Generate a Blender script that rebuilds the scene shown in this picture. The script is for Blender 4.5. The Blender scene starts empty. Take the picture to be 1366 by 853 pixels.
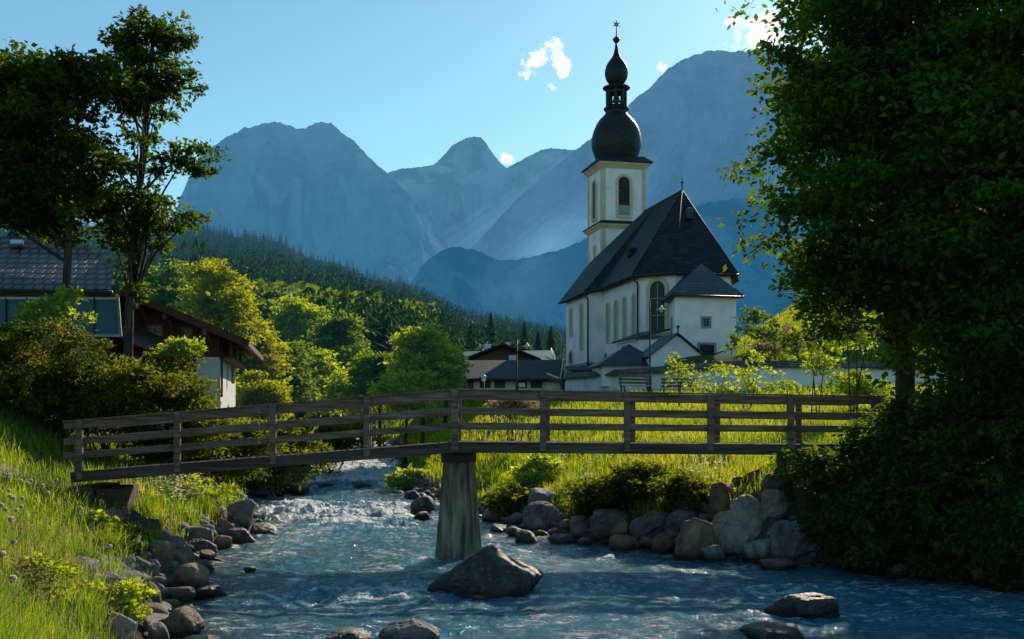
import bpy, math, random
import numpy as np
from mathutils import Vector, Matrix
rng = np.random.default_rng(7)
random.seed(7)
F = 1440.0; HX = 683.0; HY = 565.0; CZ = 3.0
scene = bpy.context.scene
COL = scene.collection
R = math.radians
def lerp(a, b, t): return a + (b-a)*t
def wp(px, py, D): return Vector(((px-HX)/F*D, D, CZ+(HY-py)/F*D))
# ---------------------------------------------------------------- noise
def _h(ix, iy, iz, s):
    n = (ix*374761393 + iy*668265263 + iz*2147483647 + s*1274126177) & 0xffffffff
    n = ((n ^ (n >> 13))*1274126177) & 0xffffffff
    n = ((n ^ (n >> 15))*2246822519) & 0xffffffff
    n = n ^ (n >> 16)
    return (n & 0xffffff)/float(0xffffff)
def vnoise(x, y, z=0.0, s=0):
    x, y, z = np.broadcast_arrays(np.asarray(x, float), np.asarray(y, float), np.asarray(z, float))
    xi, yi, zi = np.floor(x), np.floor(y), np.floor(z)
    fx, fy, fz = x-xi, y-yi, z-zi
    fx, fy, fz = fx*fx*(3-2*fx), fy*fy*(3-2*fy), fz*fz*(3-2*fz)
    xi, yi, zi = xi.astype(np.int64), yi.astype(np.int64), zi.astype(np.int64)
    r = 0
    for dx in (0, 1):
        for dy in (0, 1):
            for dz in (0, 1):
                w = (fx if dx else 1-fx)*(fy if dy else 1-fy)*(fz if dz else 1-fz)
                r = r + w*_h(xi+dx, yi+dy, zi+dz, s)
    return r*2-1
def fbm(x, y, z=0.0, oct=4, s=0, ridged=False, gain=.5):
    a, t, tot = 1.0, 0, 0
    for i in range(oct):
        n = vnoise(x*2**i, y*2**i, np.asarray(z)*2**i, s+i*17)
        if ridged: n = 1-2*np.abs(n)
        t = t+a*n; tot += a; a *= gain
    return t/tot
def sstep(a, b, x):
    t = np.clip((x-a)/(b-a), 0, 1); return t*t*(3-2*t)
# ---------------------------------------------------------------- object helpers
def tag(o, label=None, cat=None, group=None, kind=None):
    if label: o['label'] = label
    if cat: o['category'] = cat
    if group: o['group'] = group
    if kind: o['kind'] = kind
    return o
def empty(name, loc=(0, 0, 0), rz=0, parent=None):
    o = bpy.data.objects.new(name, None); COL.objects.link(o); o.location = loc; o.rotation_euler = (0, 0, rz)
    o.empty_display_size = .2
    if parent: o.parent = parent
    return o
def link(name, me, mat, parent=None):
    o = bpy.data.objects.new(name, me); COL.objects.link(o)
    if mat is not None:
        for m in (mat if isinstance(mat, (list, tuple)) else [mat]): me.materials.append(m)
    if parent: o.parent = parent
    return o
def npmesh(name, V, Fa, mat, parent=None, smooth=False, attr=None):
    V = np.asarray(V, np.float32); Fa = np.asarray(Fa, np.int32); k = Fa.shape[1]
    me = bpy.data.meshes.new(name)
    me.vertices.add(len(V)); me.vertices.foreach_set('co', V.ravel())
    me.loops.add(Fa.size); me.loops.foreach_set('vertex_index', Fa.ravel())
    me.polygons.add(len(Fa)); me.polygons.foreach_set('loop_start', np.arange(0, Fa.size, k, dtype=np.int32))
    me.polygons.foreach_set('use_smooth', np.full(len(Fa), smooth))
    if attr:
        for an, av in attr.items():
            a = me.attributes.new(an, 'FLOAT', 'POINT'); a.data.foreach_set('value', np.asarray(av, np.float32).ravel())
    me.update(calc_edges=True); me.validate()
    return link(name, me, mat, parent)
def gridfaces(nr, nc):
    i = np.arange(nr-1)[:, None]*nc + np.arange(nc-1)[None, :]
    i = i.ravel()
    return np.stack([i, i+1, i+nc+1, i+nc], 1)
class MB:
    def __init__(s): s.v = []; s.f = []; s.sm = []
    def add(s, vs, fs, smooth=False):
        b = len(s.v); s.v += [tuple(v) for v in vs]; s.f += [tuple(i+b for i in f) for f in fs]; s.sm += [smooth]*len(fs)
    def box(s, o, ex, ey, ez):
        """o = min corner, ex ey ez = edge vectors"""
        o, ex, ey, ez = map(Vector, (o, ex, ey, ez))
        vs = [o, o+ex, o+ex+ey, o+ey, o+ez, o+ex+ez, o+ex+ey+ez, o+ey+ez]
        s.add(vs, [(0, 3, 2, 1), (4, 5, 6, 7), (0, 1, 5, 4), (1, 2, 6, 5), (2, 3, 7, 6), (3, 0, 4, 7)])
    def cbox(s, c, sx, sy, sz, rz=0):
        ca, sa = math.cos(rz), math.sin(rz)
        ex = Vector((ca, sa, 0))*sx; ey = Vector((-sa, ca, 0))*sy; ez = Vector((0, 0, sz))
        s.box(Vector(c)-ex/2-ey/2-ez/2, ex, ey, ez)
    def beam(s, a, b, w, h, up=(0, 0, 1)):
        a, b = Vector(a), Vector(b); d = (b-a); u = Vector(up)
        r = d.cross(u).normalized(); u = r.cross(d).normalized()
        s.box(a-r*w/2-u*h/2, r*w, d, u*h)
    def prism(s, pts, z0, z1):
        n = len(pts); vs = [(p[0], p[1], z0) for p in pts]+[(p[0], p[1], z1) for p in pts]
        s.add(vs, [tuple(range(n))[::-1], tuple(range(n, 2*n))]+[(i, (i+1) % n, n+(i+1) % n, n+i) for i in range(n)])
    def tube(s, pts, rad, n=8):
        pts = [Vector(p) for p in pts]; vs = []; fs = []
        if not isinstance(rad, (list, tuple)): rad = [rad]*len(pts)
        for i, p in enumerate(pts):
            d = (pts[min(i+1, len(pts)-1)]-pts[max(i-1, 0)]).normalized()
            q = Vector((1, 0, 0)) if abs(d.x) < .8 else Vector((0, 1, 0))
            u = d.cross(q).normalized(); v = d.cross(u)
            vs += [p+(u*math.cos(2*math.pi*k/n)+v*math.sin(2*math.pi*k/n))*rad[i] for k in range(n)]
        for i in range(len(pts)-1):
            for k in range(n): fs.append((i*n+k, i*n+(k+1) % n, (i+1)*n+(k+1) % n, (i+1)*n+k))
        fs += [tuple(range(n))[::-1], tuple(range((len(pts)-1)*n, len(pts)*n))]
        s.add(vs, fs, True)
    def lathe(s, c, prof, n=24, rot=0, smooth=True, sx=1.0):
        c = Vector(c); vs = []; fs = []
        for r, z in prof:
            vs += [c+Vector((r*math.cos(2*math.pi*k/n+rot), r*math.sin(2*math.pi*k/n+rot), z)) for k in range(n)]
        m = len(prof)
        for i in range(m-1):
            for k in range(n): fs.append((i*n+k, i*n+(k+1) % n, (i+1)*n+(k+1) % n, (i+1)*n+k))
        fs += [tuple(range(n))[::-1], tuple(range((m-1)*n, m*n))]
        s.add(vs, fs, smooth)
    def build(s, name, mat, parent=None, bevel=0):
        me = bpy.data.meshes.new(name); me.from_pydata(s.v, [], s.f)
        me.polygons.foreach_set('use_smooth', s.sm)
        me.update(); o = link(name, me, mat, parent)
        if bevel:
            m = o.modifiers.new('b', 'BEVEL'); m.width = bevel; m.segments = 2; m.limit_method = 'ANGLE'
        return o
# ---------------------------------------------------------------- materials
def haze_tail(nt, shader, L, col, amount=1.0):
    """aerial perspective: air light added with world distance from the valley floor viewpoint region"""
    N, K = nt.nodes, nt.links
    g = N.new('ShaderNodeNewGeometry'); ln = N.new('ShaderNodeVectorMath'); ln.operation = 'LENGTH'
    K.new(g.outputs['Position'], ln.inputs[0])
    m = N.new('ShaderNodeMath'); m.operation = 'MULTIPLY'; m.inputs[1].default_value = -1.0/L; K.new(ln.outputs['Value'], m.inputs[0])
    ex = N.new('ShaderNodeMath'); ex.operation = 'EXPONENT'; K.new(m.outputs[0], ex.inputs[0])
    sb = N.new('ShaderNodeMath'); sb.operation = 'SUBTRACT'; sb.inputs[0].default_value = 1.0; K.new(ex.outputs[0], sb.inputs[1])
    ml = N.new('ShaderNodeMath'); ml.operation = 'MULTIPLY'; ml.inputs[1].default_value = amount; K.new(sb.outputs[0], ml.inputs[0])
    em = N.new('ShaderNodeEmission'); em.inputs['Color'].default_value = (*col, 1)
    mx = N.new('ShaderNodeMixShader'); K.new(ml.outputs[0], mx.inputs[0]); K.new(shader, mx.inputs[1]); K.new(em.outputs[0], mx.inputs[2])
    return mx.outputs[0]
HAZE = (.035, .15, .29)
def mat(name, cols, scale=3.0, rough=.8, bump=.0, bscale=None, detail=6, spec=.3, stretch=(1, 1, 1), metal=0, haze=None, trans=0.0, island=False, coord='pos', hcol=HAZE, lo=.3, hi=.7, tm=(3.3, 2.6, .5)):
    """cols: list of 2-3 colours blended by noise"""
    m = bpy.data.materials.new(name); m.use_nodes = True; nt = m.node_tree; N, K = nt.nodes, nt.links; N.clear()
    out = N.new('ShaderNodeOutputMaterial'); b = N.new('ShaderNodeBsdfPrincipled')
    b.inputs['Roughness'].default_value = rough; b.inputs['Specular IOR Level'].default_value = spec; b.inputs['Metallic'].default_value = metal
    g = N.new('ShaderNodeNewGeometry'); mp = N.new('ShaderNodeMapping'); mp.inputs['Scale'].default_value = stretch
    if coord == 'pos': K.new(g.outputs['Position'], mp.inputs[0])
    else:
        tc = N.new('ShaderNodeTexCoord'); K.new(tc.outputs['Object'], mp.inputs[0])
    nz = N.new('ShaderNodeTexNoise'); nz.inputs['Scale'].default_value = scale; nz.inputs['Detail'].default_value = detail; nz.inputs['Roughness'].default_value = .6
    K.new(mp.outputs[0], nz.inputs['Vector'])
    cr = N.new('ShaderNodeValToRGB'); e = cr.color_ramp.elements
    n = len(cols)
    e[0].position = lo; e[0].color = (*cols[0], 1); e[1].position = hi; e[1].color = (*cols[-1], 1)
    for i in range(1, n-1):
        x = e.new(lo+(hi-lo)*i/(n-1)); x.color = (*cols[i], 1)
    src = nz.outputs['Fac']
    if island:
        ad = N.new('ShaderNodeMath'); ad.operation = 'MULTIPLY_ADD'; ad.inputs[1].default_value = .45; K.new(g.outputs['Random Per Island'], ad.inputs[0])
        m2 = N.new('ShaderNodeMath'); m2.operation = 'MULTIPLY_ADD'; m2.inputs[1].default_value = 1.0; m2.inputs[2].default_value = -.22
        K.new(nz.outputs['Fac'], m2.inputs[0]); K.new(m2.outputs[0], ad.inputs[2]); src = ad.outputs[0]
    K.new(src, cr.inputs[0]); K.new(cr.outputs[0], b.inputs['Base Color'])
    if bump:
        n2 = N.new('ShaderNodeTexNoise'); n2.inputs['Scale'].default_value = bscale or scale*4; n2.inputs['Detail'].default_value = 5
        K.new(mp.outputs[0], n2.inputs['Vector'])
        bp = N.new('ShaderNodeBump'); bp.inputs['Strength'].default_value = min(bump, 1); bp.inputs['Distance'].default_value = .05*max(1, bump)
        K.new(n2.outputs['Fac'], bp.inputs['Height']); K.new(bp.outputs[0], b.inputs['Normal'])
    sh = b.outputs[0]
    if trans:
        t = N.new('ShaderNodeBsdfTranslucent')
        hs = N.new('ShaderNodeMixRGB'); hs.blend_type = 'MULTIPLY'; hs.inputs[0].default_value = 1; hs.inputs[2].default_value = (*tm, 1)
        K.new(cr.outputs[0], hs.inputs[1]); K.new(hs.outputs[0], t.inputs['Color'])
        mx = N.new('ShaderNodeMixShader'); mx.inputs[0].default_value = trans; K.new(sh, mx.inputs[1]); K.new(t.outputs[0], mx.inputs[2]); sh = mx.outputs[0]
    if haze: sh = haze_tail(nt, sh, haze, hcol)
    K.new(sh, out.inputs[0]); m['b'] = 1
    return m
def brickmat(name, c1, c2, mortar, w, h, vecmode='wall', rough=.7, bump=.5, ms=.02, spec=.3):
    m = bpy.data.materials.new(name); m.use_nodes = True; nt = m.node_tree; N, K = nt.nodes, nt.links
    b = N['Principled BSDF']; b.inputs['Roughness'].default_value = rough; b.inputs['Specular IOR Level'].default_value = spec
    g = N.new('ShaderNodeNewGeometry'); sp = N.new('ShaderNodeSeparateXYZ'); K.new(g.outputs['Position'], sp.inputs[0])
    ad = N.new('ShaderNodeMath'); ad.operation = 'SUBTRACT'; K.new(sp.outputs[0], ad.inputs[0])
    if vecmode == 'wall': K.new(sp.outputs[1], ad.inputs[1])
    else: ad.inputs[1].default_value = 0
    cb = N.new('ShaderNodeCombineXYZ'); K.new(ad.outputs[0], cb.inputs[0]); K.new(sp.outputs[2], cb.inputs[1])
    br = N.new('ShaderNodeTexBrick'); K.new(cb.outputs[0], br.inputs['Vector']); br.inputs['Scale'].default_value = 1
    br.inputs['Brick Width'].default_value = w; br.inputs['Row Height'].default_value = h; br.inputs['Mortar Size'].default_value = ms
    br.inputs['Color1'].default_value = (*c1, 1); br.inputs['Color2'].default_value = (*c2, 1); br.inputs['Mortar'].default_value = (*mortar, 1)
    nz = N.new('ShaderNodeTexNoise'); nz.inputs['Scale'].default_value = .8; nz.inputs['Detail'].default_value = 8; K.new(g.outputs['Position'], nz.inputs['Vector'])
    mr = N.new('ShaderNodeMapRange'); mr.inputs['To Min'].default_value = .45; mr.inputs['To Max'].default_value = 1.55; K.new(nz.outputs['Fac'], mr.inputs[0])
    mx = N.new('ShaderNodeMixRGB'); mx.blend_type = 'MULTIPLY'; mx.inputs[0].default_value = 1; K.new(br.outputs['Color'], mx.inputs[1]); K.new(mr.outputs[0], mx.inputs[2])
    K.new(mx.outputs[0], b.inputs['Base Color'])
    bp = N.new('ShaderNodeBump'); bp.inputs['Strength'].default_value = bump; bp.inputs['Distance'].default_value = .03; bp.invert = True
    K.new(br.outputs['Fac'], bp.inputs['Height']); K.new(bp.outputs[0], b.inputs['Normal'])
    return m
M = {}
M['plaster'] = mat('white_plaster', [(.68, .58, .60), (.88, .78, .81), (.93, .84, .87)], scale=.7, rough=.9, bump=.25, bscale=9, detail=9)
M['plaster_base'] = mat('stained_plinth', [(.22, .2, .18), (.38, .35, .32)], scale=2, rough=.9, bump=.3)
M['cream'] = mat('cream_plaster', [(.52, .42, .27), (.66, .55, .38)], scale=1.5, rough=.9)
M['tan'] = mat('tan_window_blind', [(.36, .32, .24), (.46, .41, .31)], scale=2, rough=.9)
M['greystone'] = mat('grey_stone_trim', [(.22, .22, .21), (.34, .34, .33)], scale=4, rough=.9)
M['slate'] = brickmat('slate_roof', (.011, .014, .019), (.027, .031, .04), (.005, .006, .008), .5, .28, rough=.65, spec=.2)
M['slate2'] = brickmat('blue_slate_roof', (.03, .04, .055), (.055, .07, .09), (.012, .014, .018), .4, .22, rough=.5)
M['dome'] = brickmat('dome_shingles', (.012, .016, .017), (.026, .028, .026), (.006, .007, .007), .34, .22, rough=.5, ms=.015)
M['tiles'] = brickmat('brown_roof_tiles', (.13, .075, .06), (.2, .12, .10), (.008, .006, .006), .42, .30, vecmode='x', rough=.45, bump=1, ms=.06, spec=.5)
M['oldtiles'] = brickmat('weathered_wall_coping', (.10, .075, .065), (.2, .16, .14), (.02, .018, .015), .3, .12, rough=.8)
M['darkmetal'] = mat('dark_metal', [(.02, .02, .022), (.04, .04, .04)], scale=8, rough=.5)
M['glass'] = mat('dark_window_glass', [(.006, .008, .011), (.014, .017, .02)], scale=3, rough=.3, spec=.25)
M['wood'] = mat('weathered_bridge_timber', [(.10, .06, .046), (.28, .175, .135), (.46, .32, .26)], scale=3, rough=.85, bump=.6, bscale=30, stretch=(.35, 1, 5), spec=.15, detail=10, lo=.32, hi=.75)
M['wooddark'] = mat('dark_bridge_beam', [(.05, .034, .028), (.14, .092, .075), (.26, .18, .15)], scale=2, rough=.85, bump=.6, bscale=25, stretch=(.35, 1, 5), spec=.15, detail=10, lo=.32, hi=.75)
M['deck'] = mat('bridge_planks', [(.06, .05, .042), (.16, .135, .115)], scale=3, rough=.9, bump=.4, stretch=(6, .5, 1))
M['concrete'] = mat('streaked_concrete', [(.07, .05, .032), (.24, .185, .125), (.46, .38, .28)], scale=1.6, rough=.9, bump=.5, bscale=12, stretch=(5, 5, .45), detail=10, lo=.34, hi=.66)
M['rust'] = mat('brown_abutment_concrete', [(.07, .045, .035), (.16, .11, .09)], scale=2, rough=.95, bump=.6, bscale=10)
M['chaletwood'] = mat('dark_red_boards', [(.08, .024, .018), (.14, .045, .034)], scale=2, rough=.75, bump=.4, stretch=(1, 1, .1), bscale=12)
M['ochre'] = mat('ochre_render', [(.42, .24, .09), (.5, .3, .13)], scale=1, rough=.9)
M['brownwood'] = mat('brown_barge_board', [(.11, .06, .04), (.2, .11, .075)], scale=5, rough=.7)
M['orange'] = mat('orange_board', [(.5, .08, .03), (.6, .12, .05)], scale=3, rough=.6)
M['bluepanel'] = mat('blue_glass_panel', [(.05, .13, .17), (.08, .18, .23)], scale=.8, rough=.25, spec=.6)
M['panelframe'] = mat('panel_frame', [(.2, .22, .25), (.3, .32, .35)], scale=3, rough=.4, metal=.5)
M['greenroof'] = mat('green_sheet_roof', [(.02, .07, .06), (.035, .10, .085)], scale=2, rough=.5)
M['white'] = mat('white_paint', [(.62, .62, .6), (.78, .78, .76)], scale=2, rough=.8)
M['bark'] = mat('bark', [(.02, .015, .012), (.06, .048, .038), (.10, .085, .07)], scale=5, rough=.95, bump=1, bscale=20, stretch=(1, 1, .25))
M['lampglass'] = mat('lamp_glass', [(.75, .74, .7), (.85, .84, .8)], scale=2, rough=.2, spec=.6)
M['snowcap'] = mat('pale_metal_hood', [(.55, .5, .45), (.7, .66, .6)], scale=6, rough=.4)
def leafmat(n, dark, mid, light, trans=.5, haze=None, scale=.5, tm=(3.0, 2.6, .5)):
    return mat(n, [dark, mid, light], scale=scale, rough=.6, spec=.16, island=True, trans=trans, haze=haze, detail=2, lo=.2, hi=.8, tm=tm)
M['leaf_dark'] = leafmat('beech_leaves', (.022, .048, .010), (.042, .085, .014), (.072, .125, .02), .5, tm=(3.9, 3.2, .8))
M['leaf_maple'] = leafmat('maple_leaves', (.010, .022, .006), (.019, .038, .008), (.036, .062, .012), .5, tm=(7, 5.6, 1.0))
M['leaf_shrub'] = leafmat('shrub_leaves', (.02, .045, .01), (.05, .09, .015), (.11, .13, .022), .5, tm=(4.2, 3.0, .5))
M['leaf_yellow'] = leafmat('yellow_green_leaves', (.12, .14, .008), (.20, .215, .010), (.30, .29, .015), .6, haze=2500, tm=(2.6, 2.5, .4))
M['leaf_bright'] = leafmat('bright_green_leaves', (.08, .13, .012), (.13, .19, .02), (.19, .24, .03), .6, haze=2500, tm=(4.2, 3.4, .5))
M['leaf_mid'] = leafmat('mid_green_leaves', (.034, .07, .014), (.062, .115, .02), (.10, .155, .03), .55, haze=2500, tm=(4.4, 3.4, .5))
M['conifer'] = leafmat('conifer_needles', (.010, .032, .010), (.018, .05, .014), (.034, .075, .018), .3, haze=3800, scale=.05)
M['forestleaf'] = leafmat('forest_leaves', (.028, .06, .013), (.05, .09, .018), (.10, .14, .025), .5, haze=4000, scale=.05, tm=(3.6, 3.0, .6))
M['grass'] = leafmat('grass_blades', (.045, .11, .014), (.12, .20, .022), (.29, .28, .065), .55, scale=.9, tm=(2.7, 2.6, .7))
M['meadow'] = leafmat('meadow_grass', (.08, .15, .014), (.18, .235, .022), (.33, .30, .06), .55, scale=.35, tm=(2.7, 2.5, .6))
M['drygrass'] = leafmat('dry_grass', (.25, .16, .09), (.38, .26, .15), (.5, .38, .24), .4, scale=.8, tm=(1.1, 1, .8))
M['fluff'] = mat('dandelion_fluff', [(.9, .82, .68), (.97, .92, .8)], scale=30, rough=.9, trans=.55, tm=(1, 1, 1))
M['petal'] = mat('white_petals', [(.85, .76, .58), (.95, .88, .72)], scale=10, rough=.8, trans=.5, tm=(1, 1, 1))
M['stemgreen'] = mat('flower_stem', [(.08, .12, .03), (.12, .16, .05)], scale=10, rough=.7)
M['pinkflower'] = mat('pink_brown_seed_heads', [(.34, .17, .15), (.55, .36, .30)], scale=10, rough=.8, trans=.4, tm=(1.2, 1, .9))
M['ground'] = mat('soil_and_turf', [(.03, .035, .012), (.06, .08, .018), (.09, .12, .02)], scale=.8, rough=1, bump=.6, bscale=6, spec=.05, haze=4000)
M['gravelpath'] = mat('gravel_path', [(.15, .13, .12), (.3, .27, .25)], scale=12, rough=.95, bump=.4)
# rocks
def rockmat(name, cols, lich=(.3, .3, .28), rough=.75):
    m = bpy.data.materials.new(name); m.use_nodes = True; nt = m.node_tree; N, K = nt.nodes, nt.links
    b = N['Principled BSDF']; b.inputs['Specular IOR Level'].default_value = .35
    g = N.new('ShaderNodeNewGeometry')
    n1 = N.new('ShaderNodeTexNoise'); n1.inputs['Scale'].default_value = 2.2; n1.inputs['Detail'].default_value = 10; n1.inputs['Roughness'].default_value = .68; K.new(g.outputs['Position'], n1.inputs['Vector'])
    cr = N.new('ShaderNodeValToRGB'); e = cr.color_ramp.elements; e[0].position = .3; e[0].color = (*cols[0], 1); e[1].position = .72; e[1].color = (*cols[2], 1)
    x = e.new(.5); x.color = (*cols[1], 1); K.new(n1.outputs['Fac'], cr.inputs[0])
    n2 = N.new('ShaderNodeTexNoise'); n2.inputs['Scale'].default_value = 9; n2.inputs['Detail'].default_value = 8; n2.inputs['Roughness'].default_value = .7; K.new(g.outputs['Position'], n2.inputs['Vector'])
    c2 = N.new('ShaderNodeValToRGB'); c2.color_ramp.elements[0].position = .56; c2.color_ramp.elements[1].position = .66; K.new(n2.outputs['Fac'], c2.inputs[0])
    mx = N.new('ShaderNodeMixRGB'); K.new(c2.outputs[0], mx.inputs[0]); K.new(cr.outputs[0], mx.inputs[1]); mx.inputs[2].default_value = (*lich, 1)
    # wet foot near the waterline
    sp = N.new('ShaderNodeSeparateXYZ'); K.new(g.outputs['Position'], sp.inputs[0])
    mr = N.new('ShaderNodeMapRange'); mr.inputs['From Min'].default_value = .06; mr.inputs['From Max'].default_value = .26; K.new(sp.outputs[2], mr.inputs[0])
    n3 = N.new('ShaderNodeMath'); n3.operation = 'MULTIPLY_ADD'; n3.inputs[1].default_value = .3; n3.inputs[2].default_value = -.15; K.new(n1.outputs['Fac'], n3.inputs[0])
    ad = N.new('ShaderNodeMath'); ad.operation = 'ADD'; ad.use_clamp = True; K.new(mr.outputs[0], ad.inputs[0]); K.new(n3.outputs[0], ad.inputs[1])
    wm = N.new('ShaderNodeMixRGB'); K.new(ad.outputs[0], wm.inputs[0]); wm.inputs[1].default_value = (.028, .02, .012, 1); K.new(mx.outputs[0], wm.inputs[2]); K.new(wm.outputs[0], b.inputs['Base Color'])
    rr = N.new('ShaderNodeMapRange'); rr.inputs['To Min'].default_value = .22; rr.inputs['To Max'].default_value = rough; K.new(ad.outputs[0], rr.inputs[0]); K.new(rr.outputs[0], b.inputs['Roughness'])
    vo = N.new('ShaderNodeTexVoronoi'); vo.feature = 'DISTANCE_TO_EDGE'; vo.inputs['Scale'].default_value = 1.1
    b1 = N.new('ShaderNodeBump'); b1.inputs['Strength'].default_value = .5; b1.inputs['Distance'].default_value = .04; K.new(n2.outputs['Fac'], b1.inputs['Height'])
    dsv = N.new('ShaderNodeMixRGB'); dsv.inputs[0].default_value = .3; K.new(g.outputs['Position'], dsv.inputs[1]); K.new(n2.outputs['Color'], dsv.inputs[2]); K.new(dsv.outputs[0], vo.inputs['Vector'])
    ck = N.new('ShaderNodeMapRange'); ck.inputs['From Max'].default_value = .035; ck.inputs['To Min'].default_value = .25; K.new(vo.outputs['Distance'], ck.inputs[0])
    cm_ = N.new('ShaderNodeMixRGB'); cm_.blend_type = 'MULTIPLY'; cm_.inputs[0].default_value = .35; K.new(wm.outputs[0], cm_.inputs[1]); K.new(ck.outputs[0], cm_.inputs[2]); K.new(cm_.outputs[0], b.inputs['Base Color'])
    b0 = N.new('ShaderNodeBump'); b0.inputs['Strength'].default_value = .4; b0.inputs['Distance'].default_value = .05; K.new(ck.outputs[0], b0.inputs['Height']); K.new(b0.outputs[0], b1.inputs['Normal'])
    b2 = N.new('ShaderNodeBump'); b2.inputs['Strength'].default_value = .9; b2.inputs['Distance'].default_value = .16; K.new(n1.outputs['Fac'], b2.inputs['Height']); K.new(b1.outputs[0], b2.inputs['Normal'])
    K.new(b2.outputs[0], b.inputs['Normal'])
    return m
M['rock_grey'] = rockmat('grey_limestone', [(.07, .06, .06), (.20, .175, .172), (.38, .34, .33)])
M['rock_dark'] = rockmat('dark_wet_stone', [(.022, .019, .018), (.065, .056, .052), (.15, .13, .12)], (.32, .31, .3), .5)
M['rock_brown'] = rockmat('brown_stone', [(.12, .065, .038), (.30, .185, .12), (.46, .33, .23)], (.2, .17, .13))
M['rock_pale'] = rockmat('pale_stone', [(.24, .18, .14), (.46, .36, .285), (.62, .52, .42)], (.42, .4, .37))
M['rock_moss'] = rockmat('mossy_stone', [(.04, .05, .012), (.10, .12, .015), (.2, .2, .02)], (.12, .14, .02))
# ---------------------------------------------------------------- terrain functions
_yl = [-20, 5, 8, 10, 15, 19, 23, 28.8, 32, 42, 48, 60, 75, 100, 150, 260]
_xl = [3, -.8, -2.7, -3.6, -5.0, -5.9, -6.6, -7.4, -7.4, -10.0, -9.6, -10.8, -13.5, -21, -40, -90]
_yr = [-20, 10, 15, 18, 20, 21.6, 24, 27.9, 32, 45, 60, 75, 100, 150, 260]
_xr = [26, 16, 12.3, 10.8, 9.4, 7.7, 4.6, 1.3, -.5, -4.3, -6.6, -8.4, -15, -33, -82]
def XL(y): return np.interp(y, _yl, _xl)
def XR(y): return np.interp(y, _yr, _xr)
def WL(y): return np.interp(y, [-10, 44, 50, 58, 70, 71.5, 76, 77, 100, 150, 260], [0, 0, .08, .42, .62, .95, 1.05, 1.45, 1.6, 2.5, 5])
_ex = np.array([-2500, -300, 100, 200, 264, 306, 370, 404, 455, 497, 540, 582, 625, 650, 701, 752, 850, 1100, 1700, 3500])
_ey = np.array([180, 262, 305, 313, 309, 317, 325, 344, 357, 378, 385, 406, 427, 431, 442, 452, 465, 475, 470, 440])
_wx = [3.2, 3.7, 7.3, 11.9, 14.3, 21, 31, 60]
_wy = [74, 72, 65, 57, 57.5, 59, 62, 75]
def H(x, y):
    x = np.asarray(x, float); y = np.asarray(y, float)
    wl = WL(y); k = lerp(2.2, 1.0, np.clip((y-8)/10, 0, 1))
    dl = (XL(y)-x)*k; dr = x-XR(y)
    kr = lerp(1.7, 1.0, np.clip((y-25)/3, 0, 1)); drk = dr*kr
    hl = np.interp(dl, [-3, 0, .8, 2.8, 4.4, 5.1, 6.8, 12, 25, 60, 200], [-.7, -.1, .55, 1.45, 1.8, 2.25, 3.3, 5.3, 7, 10, 25])
    hr = np.interp(drk, [-3, 0, 1.2, 3, 6, 12, 30, 200], [-.7, -.1, .6, 1.35, 1.9, 2.3, 2.8, 4])
    hr = hr + .062*np.clip(y-28, 0, 27)*sstep(1.5, 7, dr) + .004*np.clip(y-54, 0, 200)*sstep(1, 4, dr)
    h = wl + np.where(dl > dr, hl, hr)
    inside = (dl < 0) & (dr < 0)
    h = np.where(inside, wl - .7*sstep(0, 2.5, np.minimum(-dl, -dr)) - .1, h)
    # churchyard terrace
    yw = np.interp(x, _wx, _wy)
    cy = sstep(.3, 1.5, y-yw)*sstep(2.9, 5.0, x)
    ht = 5.9+1.3*sstep(1, 9, y-yw) + np.clip(x-16.2, 0, 30)*.62*sstep(62, 72, y) - .02*np.clip(y-105, 0, 300)
    h = lerp(h, ht, cy)
    # hillside far
    px = HX+x/np.maximum(y, 1)*F
    E = (HY-np.interp(px, _ex, _ey))/F
    t = np.clip((np.log(np.maximum(y, 1))-math.log(110))/(math.log(1500)-math.log(110)), 0, 1)
    e = lerp(.022, E, t**.9)
    hf = CZ+e*np.minimum(y, 1500) - np.clip(y-1500, 0, 5000)*.25
    hf = hf + fbm(x/90, y/90, oct=3, s=5)*np.clip(y-200, 0, 1000)*.012
    w = sstep(105, 190, y)
    h = lerp(h, hf, w)
    h = h + fbm(x/1.7, y/1.7, oct=3, s=9)*.09*(1-w)*np.where(inside, .5, 1)
    return h
def Hs(x, y): return float(H(np.array([x]), np.array([y]))[0])
def hit(px, py, d0=5.0, d1=900, water=True):
    D = np.exp(np.linspace(math.log(d0), math.log(d1), 1600))
    x = (px-HX)/F*D; z = CZ+(HY-py)/F*D
    g = H(x, D)
    if water: g = np.maximum(g, np.where((x > XL(D)) & (x < XR(D)), WL(D), -9))
    k = np.nonzero(z <= g)[0]
    i = k[0] if len(k) else len(D)-1
    return Vector((x[i], D[i], g[i]))
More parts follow.
